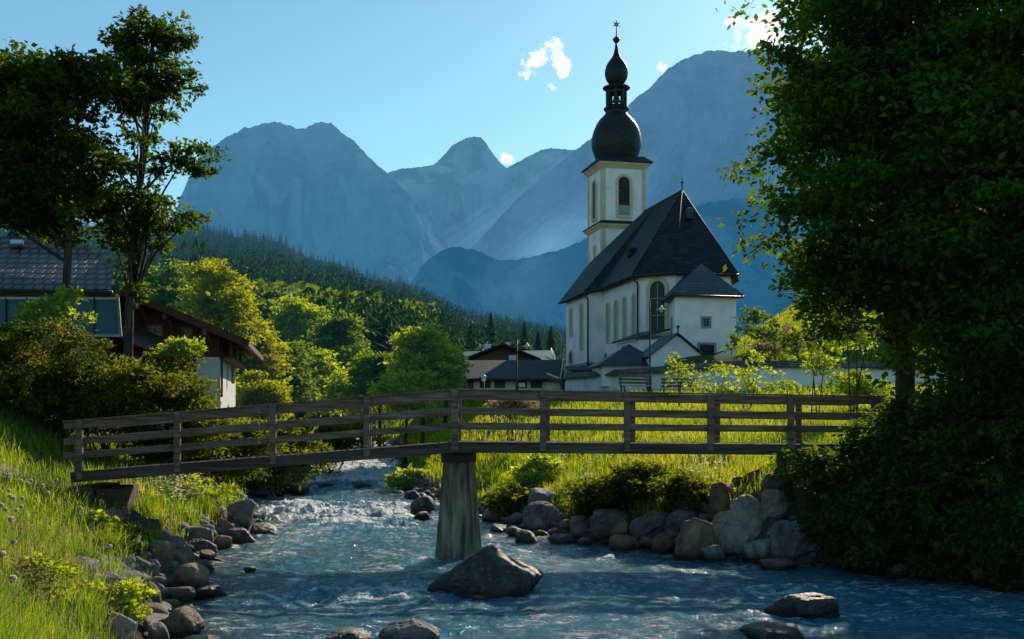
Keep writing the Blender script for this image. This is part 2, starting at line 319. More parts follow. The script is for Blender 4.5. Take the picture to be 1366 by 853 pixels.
# ---------------------------------------------------------------- ground
def build_ground():
    ys = np.concatenate([np.linspace(-12, 4, 20), np.exp(np.linspace(math.log(4.3), math.log(8500), 640))])
    u = np.concatenate([np.linspace(-1.9, -.62, 30), np.linspace(-.6, .6, 520), np.linspace(.62, 1.9, 30)])
    Y, U = np.meshgrid(ys, u, indexing='ij')
    X = U*(np.maximum(Y, 0)*.92+7)
    Z = H(X, Y)
    Z = np.where(Y < 2, np.maximum(Z, -.8), Z)
    V = np.stack([X, Y, Z], -1).reshape(-1, 3)
    dl = XL(Y)-X; dr = X-XR(Y); dd = np.maximum(dl, dr); bare = sstep(1.7, .9, dd+.4*vnoise(X*1.1, Y*1.1))*sstep(95, 70, Y)
    m = M['ground']; nt = m.node_tree; N, K = nt.nodes, nt.links; b = [n for n in N if n.type == 'BSDF_PRINCIPLED'][0]; lk = b.inputs['Base Color'].links[0]; src = lk.from_socket
    at = N.new('ShaderNodeAttribute'); at.attribute_name = 'bare'; mx = N.new('ShaderNodeMixRGB'); K.new(at.outputs['Fac'], mx.inputs[0]); K.new(src, mx.inputs[1])
    nz = N.new('ShaderNodeTexNoise'); nz.inputs['Scale'].default_value = 5; nz.inputs['Detail'].default_value = 9; g = N.new('ShaderNodeNewGeometry'); K.new(g.outputs['Position'], nz.inputs['Vector'])
    cr = N.new('ShaderNodeValToRGB'); e = cr.color_ramp.elements; e[0].position = .35; e[0].color = (.02, .017, .013, 1); e[1].position = .7; e[1].color = (.12, .10, .085, 1); K.new(nz.outputs['Fac'], cr.inputs[0]); K.new(cr.outputs[0], mx.inputs[2])
    wd = N.new('ShaderNodeAttribute'); wd.attribute_name = 'wooded'; m2 = N.new('ShaderNodeMixRGB'); K.new(wd.outputs['Fac'], m2.inputs[0]); K.new(mx.outputs[0], m2.inputs[1]); m2.inputs[2].default_value = (.010, .022, .008, 1); K.new(m2.outputs[0], b.inputs['Base Color'])
    o = npmesh('ground', V, gridfaces(len(ys), len(u)), M['ground'], smooth=True, attr={'bare': bare, 'wooded': sstep(130, 260, Y)})
    tag(o, kind='structure')
build_ground()
# ---------------------------------------------------------------- water
def water_material():
    m = bpy.data.materials.new('river_water'); m.use_nodes = True; nt = m.node_tree; N, K = nt.nodes, nt.links
    b = N['Principled BSDF']; b.inputs['IOR'].default_value = 1.33; b.inputs['Specular IOR Level'].default_value = .9
    g = N.new('ShaderNodeNewGeometry'); mp = N.new('ShaderNodeMapping'); mp.inputs['Scale'].default_value = (1, .55, 1); K.new(g.outputs['Position'], mp.inputs[0])
    n1 = N.new('ShaderNodeTexNoise'); n1.inputs['Scale'].default_value = 3.2; n1.inputs['Detail'].default_value = 6; n1.inputs['Roughness'].default_value = .62; n1.inputs['Distortion'].default_value = .8; K.new(mp.outputs[0], n1.inputs['Vector'])
    n2 = N.new('ShaderNodeTexNoise'); n2.inputs['Scale'].default_value = 11; n2.inputs['Detail'].default_value = 8; n2.inputs['Roughness'].default_value = .7; K.new(mp.outputs[0], n2.inputs['Vector'])
    b1 = N.new('ShaderNodeBump'); b1.inputs['Strength'].default_value = 1; b1.inputs['Distance'].default_value = .6; K.new(n1.outputs['Fac'], b1.inputs['Height'])
    b2 = N.new('ShaderNodeBump'); b2.inputs['Strength'].default_value = .7; b2.inputs['Distance'].default_value = .09; K.new(n2.outputs['Fac'], b2.inputs['Height']); K.new(b1.outputs[0], b2.inputs['Normal'])
    K.new(b2.outputs[0], b.inputs['Normal'])
    at = N.new('ShaderNodeAttribute'); at.attribute_name = 'foam_glint'
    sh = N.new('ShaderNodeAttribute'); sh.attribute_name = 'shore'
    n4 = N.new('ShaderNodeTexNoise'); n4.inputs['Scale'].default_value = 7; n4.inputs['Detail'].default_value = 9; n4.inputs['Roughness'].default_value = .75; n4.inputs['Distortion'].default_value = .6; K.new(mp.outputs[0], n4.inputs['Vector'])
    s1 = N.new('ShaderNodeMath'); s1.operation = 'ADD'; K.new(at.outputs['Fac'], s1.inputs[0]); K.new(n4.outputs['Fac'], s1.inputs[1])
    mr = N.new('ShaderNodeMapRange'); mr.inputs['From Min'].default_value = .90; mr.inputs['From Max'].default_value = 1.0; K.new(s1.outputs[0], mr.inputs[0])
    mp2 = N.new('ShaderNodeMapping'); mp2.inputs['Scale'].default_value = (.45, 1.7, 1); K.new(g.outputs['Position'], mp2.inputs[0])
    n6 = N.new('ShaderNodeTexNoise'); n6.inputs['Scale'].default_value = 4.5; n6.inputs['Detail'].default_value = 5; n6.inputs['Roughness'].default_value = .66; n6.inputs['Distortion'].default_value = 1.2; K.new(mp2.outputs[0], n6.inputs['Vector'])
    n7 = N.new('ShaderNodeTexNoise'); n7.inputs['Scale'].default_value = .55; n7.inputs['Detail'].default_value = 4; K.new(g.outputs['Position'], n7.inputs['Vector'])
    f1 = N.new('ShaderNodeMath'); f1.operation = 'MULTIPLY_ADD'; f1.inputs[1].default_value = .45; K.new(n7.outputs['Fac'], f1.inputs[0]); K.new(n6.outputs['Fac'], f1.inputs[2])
    f2 = N.new('ShaderNodeMapRange'); f2.inputs['From Min'].default_value = .80; f2.inputs['From Max'].default_value = .84; K.new(f1.outputs[0], f2.inputs[0])  # white flecks painted into the colour as sun sparkle on the ripples
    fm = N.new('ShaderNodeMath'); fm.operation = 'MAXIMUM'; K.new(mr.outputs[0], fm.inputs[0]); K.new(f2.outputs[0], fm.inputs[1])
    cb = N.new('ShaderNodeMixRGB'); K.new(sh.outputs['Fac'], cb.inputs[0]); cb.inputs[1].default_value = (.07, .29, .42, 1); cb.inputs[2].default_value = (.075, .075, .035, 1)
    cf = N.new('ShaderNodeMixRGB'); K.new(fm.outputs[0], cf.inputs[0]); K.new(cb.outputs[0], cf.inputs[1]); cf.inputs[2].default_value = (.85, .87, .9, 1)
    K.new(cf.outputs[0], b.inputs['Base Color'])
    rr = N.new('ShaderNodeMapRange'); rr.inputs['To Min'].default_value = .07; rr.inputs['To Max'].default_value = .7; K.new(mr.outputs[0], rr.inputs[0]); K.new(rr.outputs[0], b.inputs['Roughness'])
    return m
FOAM_GLINT = []   # (x, y, rx, ry, strength): foam, and sun sparkle painted white
def foam_glint_px(px, py, wpx, hpx, s):
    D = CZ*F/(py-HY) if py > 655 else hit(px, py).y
    FOAM_GLINT.append(((px-HX)/F*D, D, wpx/F*D/2, max(.4, hpx/2*D*D/(CZ*F)), s))
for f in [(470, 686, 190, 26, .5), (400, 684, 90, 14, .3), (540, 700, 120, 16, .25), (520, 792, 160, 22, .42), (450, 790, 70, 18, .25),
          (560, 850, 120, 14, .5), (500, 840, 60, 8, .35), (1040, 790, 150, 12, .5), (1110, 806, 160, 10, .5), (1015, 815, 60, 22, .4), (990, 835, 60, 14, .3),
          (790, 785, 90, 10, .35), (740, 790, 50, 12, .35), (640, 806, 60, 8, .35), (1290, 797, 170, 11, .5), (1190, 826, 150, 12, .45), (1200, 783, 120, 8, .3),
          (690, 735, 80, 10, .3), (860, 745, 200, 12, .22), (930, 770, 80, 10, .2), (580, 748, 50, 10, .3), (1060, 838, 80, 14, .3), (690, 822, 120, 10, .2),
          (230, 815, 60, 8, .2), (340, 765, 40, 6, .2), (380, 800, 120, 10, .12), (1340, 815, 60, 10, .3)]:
    foam_glint_px(*f)  # patches at the lower right stand in for sun glints
def build_water():
    ys = np.exp(np.linspace(math.log(5), math.log(110), 760)); v = np.linspace(0, 1, 460)
    Y, Vv = np.meshgrid(ys, v, indexing='ij')
    a, b = XL(Y)-1.6, XR(Y)+1.6
    X = a+(b-a)*Vv
    rough = .55+.9*np.exp(-((Y-38)/7)**2)+1.6*sstep(46, 52, Y)
    for fx, fy, rx, ry, s in FOAM_GLINT: rough = rough + 1.6*s*np.exp(-(((X-fx)/rx)**2+((Y-fy)/ry)**2))
    w = fbm(X*.9, Y*.8, oct=3, s=3)*.13 + fbm(X*2.6+fbm(X, Y, s=8), Y*2.2, oct=4, s=4)*.085 + fbm(X*5, Y*3.6, oct=3, s=6, ridged=True)*.03
    Z = WL(Y)+w*rough
    foam_glint = np.zeros_like(X)
    foam_glint += .33*np.exp(-((Y-37.5)/4.2)**2)*sstep(-.3, .5, fbm(X*.5, Y*.22, oct=3, s=21))
    foam_glint += .75*sstep(50, 53, Y)*(.75+.5*fbm(X*.5, Y*.4, oct=2, s=31))
    foam_glint += .55*np.exp(-((Y-71)/1.2)**2)+.5*np.exp(-((Y-76.5)/1.0)**2)+.4*np.exp(-((Y-57)/2.5)**2-((X+9.5)/2)**2)
    foam_glint += .22*sstep(.1, .6, fbm(X*.5, Y*.6, oct=4, s=41))
    stk = .62+1.7*fbm(X*1.1, Y*3.6, oct=5, s=91, gain=.6)
    for fx, fy, rx, ry, s in FOAM_GLINT: foam_glint += 1.15*s*stk*np.exp(-(((X-fx)/rx)**2+((Y-fy)/ry)**2)**1.5)
    foam_glint += .24*sstep(.6, 1.3, w*rough/.06)
    shore = np.clip(1-(X-XL(Y))/1.8, 0, 1)*.75+np.clip(1-(XR(Y)-X)/2.5, 0, 1)*.7
    shore += .5*sstep(0, .5, fbm(X*.4, Y*.25, oct=2, s=51))*sstep(18, 12, Y)
    V = np.stack([X, Y, Z], -1).reshape(-1, 3)
    o = npmesh('river_water', V, gridfaces(len(ys), len(v)), water_material(), smooth=True, attr={'foam_glint': foam_glint, 'shore': np.clip(shore, 0, 1)})
    tag(o, kind='structure')
build_water()
# ---------------------------------------------------------------- mountains
def mountain_mat(name, hcol, htop, k, snow=0.0, L=4000):
    m = bpy.data.materials.new(name); m.use_nodes = True; nt = m.node_tree; N, K = nt.nodes, nt.links
    b = N['Principled BSDF']; b.inputs['Roughness'].default_value = 1; b.inputs['Specular IOR Level'].default_value = 0
    g = N.new('ShaderNodeNewGeometry')
    n = N.new('ShaderNodeTexNoise'); n.inputs['Scale'].default_value = .0045; n.inputs['Detail'].default_value = 10; n.inputs['Roughness'].default_value = .65; K.new(g.outputs['Position'], n.inputs['Vector'])
    cr = N.new('ShaderNodeValToRGB'); e = cr.color_ramp.elements; e[0].position = .43; e[0].color = (.005, .02, .02, 1); e[1].position = .57; e[1].color = (.62, .66, .68, 1); K.new(n.outputs['Fac'], cr.inputs[0])
    last = cr.outputs[0]
    if snow:
        at = N.new('ShaderNodeAttribute'); at.attribute_name = 'snow'
        n2 = N.new('ShaderNodeTexNoise'); n2.inputs['Scale'].default_value = .012; n2.inputs['Detail'].default_value = 10; n2.inputs['Roughness'].default_value = .7
        mp = N.new('ShaderNodeMapping'); mp.inputs['Scale'].default_value = (1, .3, 2.2); K.new(g.outputs['Position'], mp.inputs[0]); K.new(mp.outputs[0], n2.inputs['Vector'])
        ad = N.new('ShaderNodeMath'); ad.operation = 'ADD'; K.new(at.outputs['Fac'], ad.inputs[0]); K.new(n2.outputs['Fac'], ad.inputs[1])
        mr = N.new('ShaderNodeMapRange'); mr.inputs['From Min'].default_value = .88; mr.inputs['From Max'].default_value = .96; K.new(ad.outputs[0], mr.inputs[0])
        mx = N.new('ShaderNodeMixRGB'); K.new(mr.outputs[0], mx.inputs[0]); K.new(last, mx.inputs[1]); mx.inputs[2].default_value = (.85, .88, .9, 1); last = mx.outputs[0]
    nb = N.new('ShaderNodeTexNoise'); nb.inputs['Scale'].default_value = .02; nb.inputs['Detail'].default_value = 12; nb.inputs['Roughness'].default_value = .75
    mb_ = N.new('ShaderNodeMapping'); mb_.inputs['Scale'].default_value = (1, 1, .45); K.new(g.outputs['Position'], mb_.inputs[0]); K.new(mb_.outputs[0], nb.inputs['Vector'])
    bu = N.new('ShaderNodeBump'); bu.inputs['Strength'].default_value = 1; bu.inputs['Distance'].default_value = 110; K.new(nb.outputs['Fac'], bu.inputs['Height']); K.new(bu.outputs[0], b.inputs['Normal'])
    K.new(last, b.inputs['Base Color'])
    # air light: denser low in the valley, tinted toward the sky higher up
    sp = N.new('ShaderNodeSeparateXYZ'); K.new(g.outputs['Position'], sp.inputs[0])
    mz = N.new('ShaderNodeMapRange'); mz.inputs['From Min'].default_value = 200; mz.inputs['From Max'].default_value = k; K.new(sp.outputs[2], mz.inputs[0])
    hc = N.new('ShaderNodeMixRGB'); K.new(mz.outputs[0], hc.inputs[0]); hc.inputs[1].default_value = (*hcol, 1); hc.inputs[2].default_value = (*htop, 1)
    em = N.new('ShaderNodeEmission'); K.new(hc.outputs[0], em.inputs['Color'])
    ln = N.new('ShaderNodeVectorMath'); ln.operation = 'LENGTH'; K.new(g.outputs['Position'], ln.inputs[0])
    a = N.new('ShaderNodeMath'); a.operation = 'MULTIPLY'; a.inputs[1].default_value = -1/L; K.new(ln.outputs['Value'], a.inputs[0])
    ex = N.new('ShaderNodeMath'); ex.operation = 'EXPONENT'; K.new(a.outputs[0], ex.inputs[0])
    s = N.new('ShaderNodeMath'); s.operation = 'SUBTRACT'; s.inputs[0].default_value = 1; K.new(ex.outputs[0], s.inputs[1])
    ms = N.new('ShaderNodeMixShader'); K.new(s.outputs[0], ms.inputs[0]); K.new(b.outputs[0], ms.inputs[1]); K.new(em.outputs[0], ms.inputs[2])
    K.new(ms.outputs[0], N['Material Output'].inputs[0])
    return m
def mountain(sil, D, base_py, material, seed, jag=2.0, depth=.32, ncol=1500, nrow=200, snowfn=None):
    sx = np.array([p[0] for p in sil], float); sy = np.array([p[1] for p in sil], float)
    px = np.linspace(sx[0], sx[-1], ncol)
    py = np.interp(px, sx, sy)
    py = py + jag*1.7*fbm(px/17, seed*3.1, oct=5, s=seed, gain=.72)
    py = np.minimum(py, base_py-1)
    v = np.linspace(0, 1, nrow)[:, None]
    top = CZ+(HY-py)/F*D; bot = CZ+(HY-base_py)/F*D*.7 - 60
    prof = 1-v**.85
    rel = top-bot
    x0 = (px-HX)/F
    Dd = D*(1-depth*v)
    A = rel*(.50*np.sin(np.pi*np.minimum(v*1.4, 1)/1.0*.5+0)*(1-v)**.4)
    q = 1.5*fbm(x0*D/420+fbm(x0*D/800, v*2, oct=2, s=seed+3)*.8, v*rel/900+0*x0, seed, oct=6, s=seed, ridged=True, gain=.55)
    q2 = fbm(x0*D/150, v*rel/160+0*x0, seed, oct=5, s=seed+9, ridged=True, gain=.6)
    Z = bot+rel*prof
    Yd = Dd + 0*x0 + A*(q*1.3+q2*.45)*np.minimum(v*9, 1)
    Z = Z + rel*.035*q2*np.minimum(v*12, 1)*(1-v)
    X = x0*np.ones_like(v)*D*(1-depth*v*.35)
    # back slope
    vb = np.linspace(1, 0.12, 8)[:, None]
    Xb = x0*D*(1+.25*vb); Yb = D*(1+.25*vb)+0*x0; Zb = top-rel*vb*.9
    X = np.vstack([Xb, X]); Y = np.vstack([Yb, Yd]); Z = np.vstack([Zb, Z])
    V = np.stack([X, Y, Z], -1).reshape(-1, 3)
    sn = np.zeros_like(X)
    if snowfn is not None:
        ppx = HX+X/Y*F; ppy = HY-(Z-CZ)/Y*F; sn = snowfn(ppx, ppy)
    o = npmesh('mountain', V, gridfaces(X.shape[0], ncol), material, smooth=True, attr={'snow': sn})
    tag(o, kind='structure')
    return o
left_s = [(-900, 420), (-500, 330), (-200, 300), (0, 330), (100, 340), (190, 330), (228, 300), (236, 277), (242, 259), (255, 231), (270, 210), (285, 195), (300, 184), (315, 180), (326, 171), (340, 171), (350, 165), (374, 162), (388, 169), (397, 172), (408, 171), (418, 165), (429, 163), (441, 166), (450, 172), (472, 190), (497, 213), (523, 236), (548, 262), (575, 300), (610, 345), (650, 400), (700, 470)]
cent_s = [(300, 330), (450, 240), (500, 236), (523, 229), (545, 224), (561, 223), (578, 221), (588, 212), (595, 205), (603, 195), (612, 188), (621, 184), (631, 182), (641, 184), (648, 191), (655, 202), (661, 210), (668, 218), (676, 223), (688, 218), (698, 211), (710, 205), (720, 201), (731, 199), (765, 199), (800, 196), (900, 190), (1100, 200)]
right_s = [(470, 520), (540, 430), (620, 340), (700, 255), (745, 218), (765, 203), (778, 193), (800, 175), (820, 158), (841, 139), (855, 126), (866, 117), (880, 103), (892, 92), (905, 83), (917, 78), (928, 74), (942, 67), (955, 67), (974, 69), (995, 69), (1015, 66), (1060, 75), (1150, 110), (1300, 150), (1500, 200), (1800, 240), (2400, 300)]
low_s = [(480, 470), (520, 420), (548, 378), (560, 359), (572, 346), (590, 334), (600, 331), (612, 330), (630, 333), (650, 342), (668, 347), (690, 348), (718, 341), (735, 337), (760, 328), (790, 315), (840, 300), (950, 270), (1100, 250), (1400, 260), (2000, 300)]
def snow_c(px, py):
    return .60*np.exp(-((px-535)/45)**2-((py-252)/17)**2) + .56*np.exp(-((px-640)/60)**2-((py-238)/16)**2) + .75*np.exp(-((px-668)/9)**2-((py-215)/7)**2) + .45*np.exp(-((px-580)/30)**2-((py-224)/7)**2)+.5*np.exp(-((px-730)/30)**2-((py-212)/12)**2)
def snow_l(px, py):
    return .50*np.exp(-((px-490)/28)**2-((py-215)/30)**2)+.42*np.exp(-((px-430)/20)**2-((py-172)/8)**2)+.3*np.exp(-((px-330)/60)**2-((py-215)/40)**2)
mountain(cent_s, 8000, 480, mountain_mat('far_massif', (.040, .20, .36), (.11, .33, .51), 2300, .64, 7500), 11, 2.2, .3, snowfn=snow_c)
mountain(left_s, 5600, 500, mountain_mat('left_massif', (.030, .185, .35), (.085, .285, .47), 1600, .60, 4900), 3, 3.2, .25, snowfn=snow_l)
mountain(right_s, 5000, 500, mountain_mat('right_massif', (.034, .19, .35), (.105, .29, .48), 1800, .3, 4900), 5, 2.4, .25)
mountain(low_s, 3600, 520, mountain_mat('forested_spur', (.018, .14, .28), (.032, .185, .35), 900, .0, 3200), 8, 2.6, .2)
# ---------------------------------------------------------------- footbridge
def bridge():
    root = empty('footbridge', (-1.23, 24.2, 0))
    tag(root, 'dark timber footbridge with plank railings crossing the stream on one pier', 'footbridge')
    root_off = Vector((-1.23, 24.2, 0))
    YN, YF = 23.3, 25.3
    def zx(px, py): return Vector(((px-HX)/F*YN, 0, CZ+(HY-py)/F*YN))
    def loc(v, y): return Vector((v.x, y, v.z))-root_off
    L, C, Rr = 84, 607, 1062
    def line(yl, yc, yr, xl=L, xr=Rr): return zx(xl, yl), zx(C, yc), zx(xr, yr)
    px_posts = [108, 238, 365, 490, 607, 724, 836, 947, 1054, 1165]
    def interp_z(ln, X):
        a, c, b = ln
        return lerp(a.z, c.z, (X-a.x)/(c.x-a.x)) if X < c.x else lerp(c.z, b.z, (X-c.x)/(b.x-c.x))
    beam = line(637, 597, 600, 96, 1062)
    rails = [line(568, 525.5, 534, 84, 1180), line(590, 548, 556, 84, 1180), line(608.5, 568.5, 573, 84, 1180)]
    rails[0] = line(568.5, 525.5, 535, 84, 1180)
    for y, sgn in ((YN, -1), (YF, 1)):
        for a, b in ((0, 1), (1, 2)):
            m = MB(); e0, e1 = loc(beam[a], y), loc(beam[b], y); m.beam(e0, e1+(e1-e0)*0.0, .16, .23); m.build('girder', M['wooddark'], root, .012)
        for k, rl in enumerate(rails):
            hgt = (.15, .15, .145)[k]
            for a, b in ((0, 1), (1, 2)):
                m = MB(); e0, e1 = loc(rl[a], y-sgn*.03), loc(rl[b], y-sgn*.03)
                n = 2; d = (e1-e0)/n
                for i in range(n):   # boards butted at a post with a hairline gap and slightly uneven
                    j = Vector((0, 0, random.uniform(-.008, .008)))
                    m.beam(e0+d*i+d.normalized()*.006+j, e0+d*(i+1)-d.normalized()*.006+j*.3, .045, hgt)
                m.build('rail', M['wood'], root, .006)
        m = MB(); e0 = loc(rails[0][0], y-sgn*.03)+Vector((0, 0, .092)); e1 = loc(rails[0][1], y-sgn*.03)+Vector((0, 0, .092)); e2 = loc(rails[0][2], y-sgn*.03)+Vector((0, 0, .092))
        m.beam(e0, e1, .13, .03); m.beam(e1, e2, .13, .03); m.build('handrail_cap', M['wood'], root, .006)
        for px in px_posts:
            X = (px-HX)/F*YN; zb = interp_z(beam, X); zt = interp_z(rails[0], X)
            if sgn > 0: X = (px+4+(px-607)*.015-HX)/F*(YF+.1)
            if X > 8.3: continue
            wd = .16 if px == 607 else .13
            m = MB(); m.cbox(Vector((X, y+sgn*.055*0+sgn*.065, (zb-.06+zt+.07)/2))-root_off, wd, .11, zt+.07-(zb-.06)); m.build('post', M['wood'], root, .008)
    # deck planks
    m = MB(); a, c, b = beam; x = a.x+.02
    while x < b.x+2.2:
        z = interp_z(beam, min(x, b.x))+.05; m.cbox(Vector((x+.07, (YN+YF)/2, z+.03+random.uniform(0, .008)))-root_off, .135, YF-YN-.20, .045); x += .15
    m.build('deck', M['deck'], root)
    # cross bearers
    for px in px_posts[:-1]:
        m = MB(); X = (px-HX)/F*YN; m.cbox(Vector((X, (YN+YF)/2, interp_z(beam, X)-.04))-root_off, .14, YF-YN-.17, .12); m.build('bearer', M['wooddark'], root)
    # pier: tapered slab turned a little, footing below water, dark cap
    def ring(w, d, z, rz=R(-28)):
        cc = Vector(((612-HX)/F*24.1, 24.15, 0)); ca, sa = math.cos(rz), math.sin(rz); out = []
        ch = .0
        for sx, sy in ((-1, -1), (1, -1), (1, 1), (-1, 1)):
            out.append(Vector((cc.x+ca*sx*w/2-sa*sy*d/2, cc.y+sa*sx*w/2+ca*sy*d/2, z))-root_off)
        return out
    m = MB(); rs = [ring(.86, .80, -.8), ring(.82, .74, 0), ring(.66, .58, 1.2), ring(.56, .48, 2.12)]
    vs = sum(rs, []); fs = [(3, 2, 1, 0), (12, 13, 14, 15)]
    for i in range(3):
        for k in range(4): fs.append((i*4+k, i*4+(k+1) % 4, i*4+4+(k+1) % 4, i*4+4+k))
    m.add(vs, fs); pr = m.build('pier', M['concrete'], root, .02)
    m = MB(); vs = ring(.60, .54, 2.123)+ring(.60, .54, 2.36); m.add(vs, [(3, 2, 1, 0), (4, 5, 6, 7)]+[(k, (k+1) % 4, 4+(k+1) % 4, 4+k) for k in range(4)])
    m.build('pier_cap', M['wooddark'], root, .015)
    m = MB(); m.cbox(Vector(((607-HX)/F*24.2, 24.3, 2.43))-root_off, .3, 1.75, .13); m.build('crosshead', M['wooddark'], root, .01)
bridge()
m = MB(); m.cbox((-8.95, 24.5, .9), .55, 1.9, 1.36, R(8)); m.cbox((-9.35, 24.4, 1.35), .5, 2.1, .55); o = m.build('bridge_abutment', M['rust'], None, .05)
tag(o, 'brown concrete block carrying the low end of the footbridge on the grassy bank', 'abutment')
m = MB(); m.cbox((6.85, 24.4, 1.35), 1.1, 2.4, 2.0, R(2)); o = m.build('bridge_abutment', M['rust'], None, .05)
tag(o, 'brown concrete block above the stacked boulders under the leafy end of the footbridge', 'abutment')
# ---------------------------------------------------------------- church
c0 = Vector((13.6, 75.05, 3.0)); AX = Vector((-.228, .974, 0)).normalized(); EX = Vector((.974, .228, 0)).normalized()
def CH(t, o, z): return c0+AX*t+EX*o+Vector((0, 0, z))
def wallpoly(m, pts, z0, z1, close=True):
    """pts in (t,o); z relative to camera height"""
    n = len(pts); vs = [CH(p[0], p[1], z0) for p in pts]+[CH(p[0], p[1], z1) for p in pts]
    fs = [(i, (i+1) % n, n+(i+1) % n, n+i) for i in range(n)]
    m.add(vs, fs+[tuple(range(n))[::-1], tuple(range(n, 2*n))])
def arch_outline(w, h, n=10, round_=True):
    if not round_: return [(-w/2, 0), (w/2, 0), (w/2, h), (-w/2, h)]
    r = w/2; pts = [(-r, 0), (r, 0)]
    for i in range(n+1):
        a = math.pi*i/n; pts.append((r*math.cos(a), h-r+r*math.sin(a)))
    return pts
def window(parent, base, right, w, h, fr, fmat, pmat, arch=True, depth=.09, pane_name='pane', bars=0, name='window', sill=True, origin=None):
    """base = bottom centre on the wall surface, right = horizontal unit vector; outward normal = right x up"""
    right = Vector(right).normalized(); up = Vector((0, 0, 1)); n = right.cross(up)
    org = Vector(origin) if origin is not None else Vector((0, 0, 0))
    inn = arch_outline(w, h, round_=arch); out = arch_outline(w+2*fr, h+2*fr if not arch else h+fr+fr, round_=arch)
    def P3(p, dz, off): return Vector(base)-org+right*p[0]+up*(p[1]+dz)+n*off
    k = len(inn); m = MB()
    vs = [P3(p, 0, depth) for p in inn]+[P3(p, -fr, depth) for p in out]+[P3(p, 0, .004) for p in inn]+[P3(p, -fr, -.02) for p in out]
    fs = []
    for i in range(k):
        j = (i+1) % k
        fs += [(i, j, k+j, k+i), (2*k+i, 2*k+j, j, i), (k+i, k+j, 3*k+j, 3*k+i)]
    m.add(vs, fs)
    f = m.build(name, fmat, parent)
    m = MB(); m.add([P3(p, 0, .02) for p in inn], [tuple(range(k))]); pn = m.build(pane_name, pmat, f)
    if bars:
        m = MB()
        for i in range(1, bars+1):
            x = -w/2+w*i/(bars+1); m.box(P3((x-.015, 0), 0, .022), right*.03, up*(h*.97), n*.03)
        for zf in (.33, .66): m.box(P3((-w/2, h*zf), 0, .024), right*w, up*.03, n*.032)
        m.build('window_bars', M['darkmetal'] if bars > 2 else fmat, f)
    return f
def church():
    root = empty('church', CH(6, 0, 4.2)); org = Vector(root.location)
    tag(root, 'white village church with steep slate roof and a tower topped by a dark onion dome', 'church')
    class LB(MB):
        def build(s, *a, **k):
            s.v = [tuple(Vector(v)-org) for v in s.v]; return MB.build(s, *a, **k)
    walls = [(0, -2.4), (1.98, -4.3), (10.2, -4.3), (10.2, -5.5), (16.4, -5.5), (17.4, -3), (17.6, 0), (17.4, 3), (16.4, 5.5), (10.2, 5.5), (10.2, 4.3), (1.98, 2.75), (0, 1.7)]
    m = LB(); wallpoly(m, walls[::-1], 3.2, 10.5)
    m.add([CH(16.4, -5.5, 10.4), CH(17.4, -3, 13.35), CH(17.4, -3, 10.4)], [(0, 1, 2)])
    m.build('nave_wall', M['plaster'], root)
    pl = [(t*1.0-(.06 if t < 1 else 0), o*1.012) for t, o in walls]
    m = LB(); wallpoly(m, pl[::-1], 3.15, 4.75); m.build('plinth', M['plaster_base'], root)
    # roof
    zr, ze, zn = 17.2, 10.42, 10.15
    m = LB()
    def side(s):
        ap, r10, rw = CH(4.64, 0, zr), CH(10, 0, zr), CH(12.6, 0, zr)
        e0, e1, e2, e3, e4, v = CH(-.55, (2.65 if s < 0 else 2.0)*s, ze), CH(1.75, (4.9 if s < 0 else 3.2)*s, ze), CH(9.5, 4.9*s, ze), CH(10, 5.95*s, zn), CH(16.9, 5.95*s, zn), CH(17.6, 3.1*s, 13.6)
        top = CH(17.8, 0, 14.2)
        return [ap, r10, rw, e0, e1, e2, e3, e4, v, top]
    th = .22
    for s in (-1, 1):
        V = side(s); fs = [(0, 3, 4), (0, 4, 5), (0, 5, 1), (1, 5, 6), (1, 6, 7), (1, 7, 8), (1, 8, 2), (2, 8, 9)]
        if s > 0: fs = [f[::-1] for f in fs]
        m.add(V, fs)
        e = [3, 4, 5, 6, 7, 8]; lo = [V[i]-Vector((0, 0, th)) for i in e]
        m.add([V[i] for i in e]+lo, [(i, i+1, 7+i, 6+i) for i in range(5)])
        ins = [CH(0.1, (2.3 if s < 0 else 1.6)*s, ze-.1), CH(2, (4.2 if s < 0 else 2.65)*s, ze-.1), CH(10.1, 4.2*s, ze-.1), CH(10.3, 5.4*s, zn-.1), CH(16.3, 5.4*s, zn-.1), CH(17.3, 3*s, 13.3)]
        m.add(lo+ins, [(i, i+1, 7+i, 6+i) for i in range(5)])
    a, b = CH(-.55, -2.65, ze), CH(-.55, 2.0, ze)
    m.add([CH(4.64, 0, zr), b, a], [(0, 1, 2)])
    m.add([a, b, b-Vector((0, 0, th)), a-Vector((0, 0, th)), CH(.1, 1.6, ze-.1), CH(.1, -2.3, ze-.1)], [(0, 1, 2, 3), (3, 2, 4, 5)])
    rf = m.build('roof', M['slate'], root)
    # gutters along the eaves
    m = LB(); m.tube([CH(-.62, -2.68, ze-.12), CH(1.72, -4.98, ze-.12), CH(9.5, -4.98, ze-.12), CH(9.95, -6.03, zn-.12), CH(16.9, -6.03, zn-.12)], .08, 6)
    m.tube([CH(-.62, -2.68, ze-.12), CH(-.62, 2.05, ze-.12)], .08, 6); m.build('gutter', M['darkmetal'], rf)
    m = LB(); m.tube([CH(4.64, 0, zr-.05), CH(12.6, 0, zr-.05)], .1, 6)
    for s in (-1, 1):
        m.tube([CH(4.64, 0, zr-.02), CH(1.75, (4.9 if s < 0 else 3.2)*s, ze)], .05, 5); m.tube([CH(4.64, 0, zr-.02), CH(-.55, (2.65 if s < 0 else 2.0)*s, ze)], .05, 5)
    m.build('ridge_cap', M['slate'], rf)
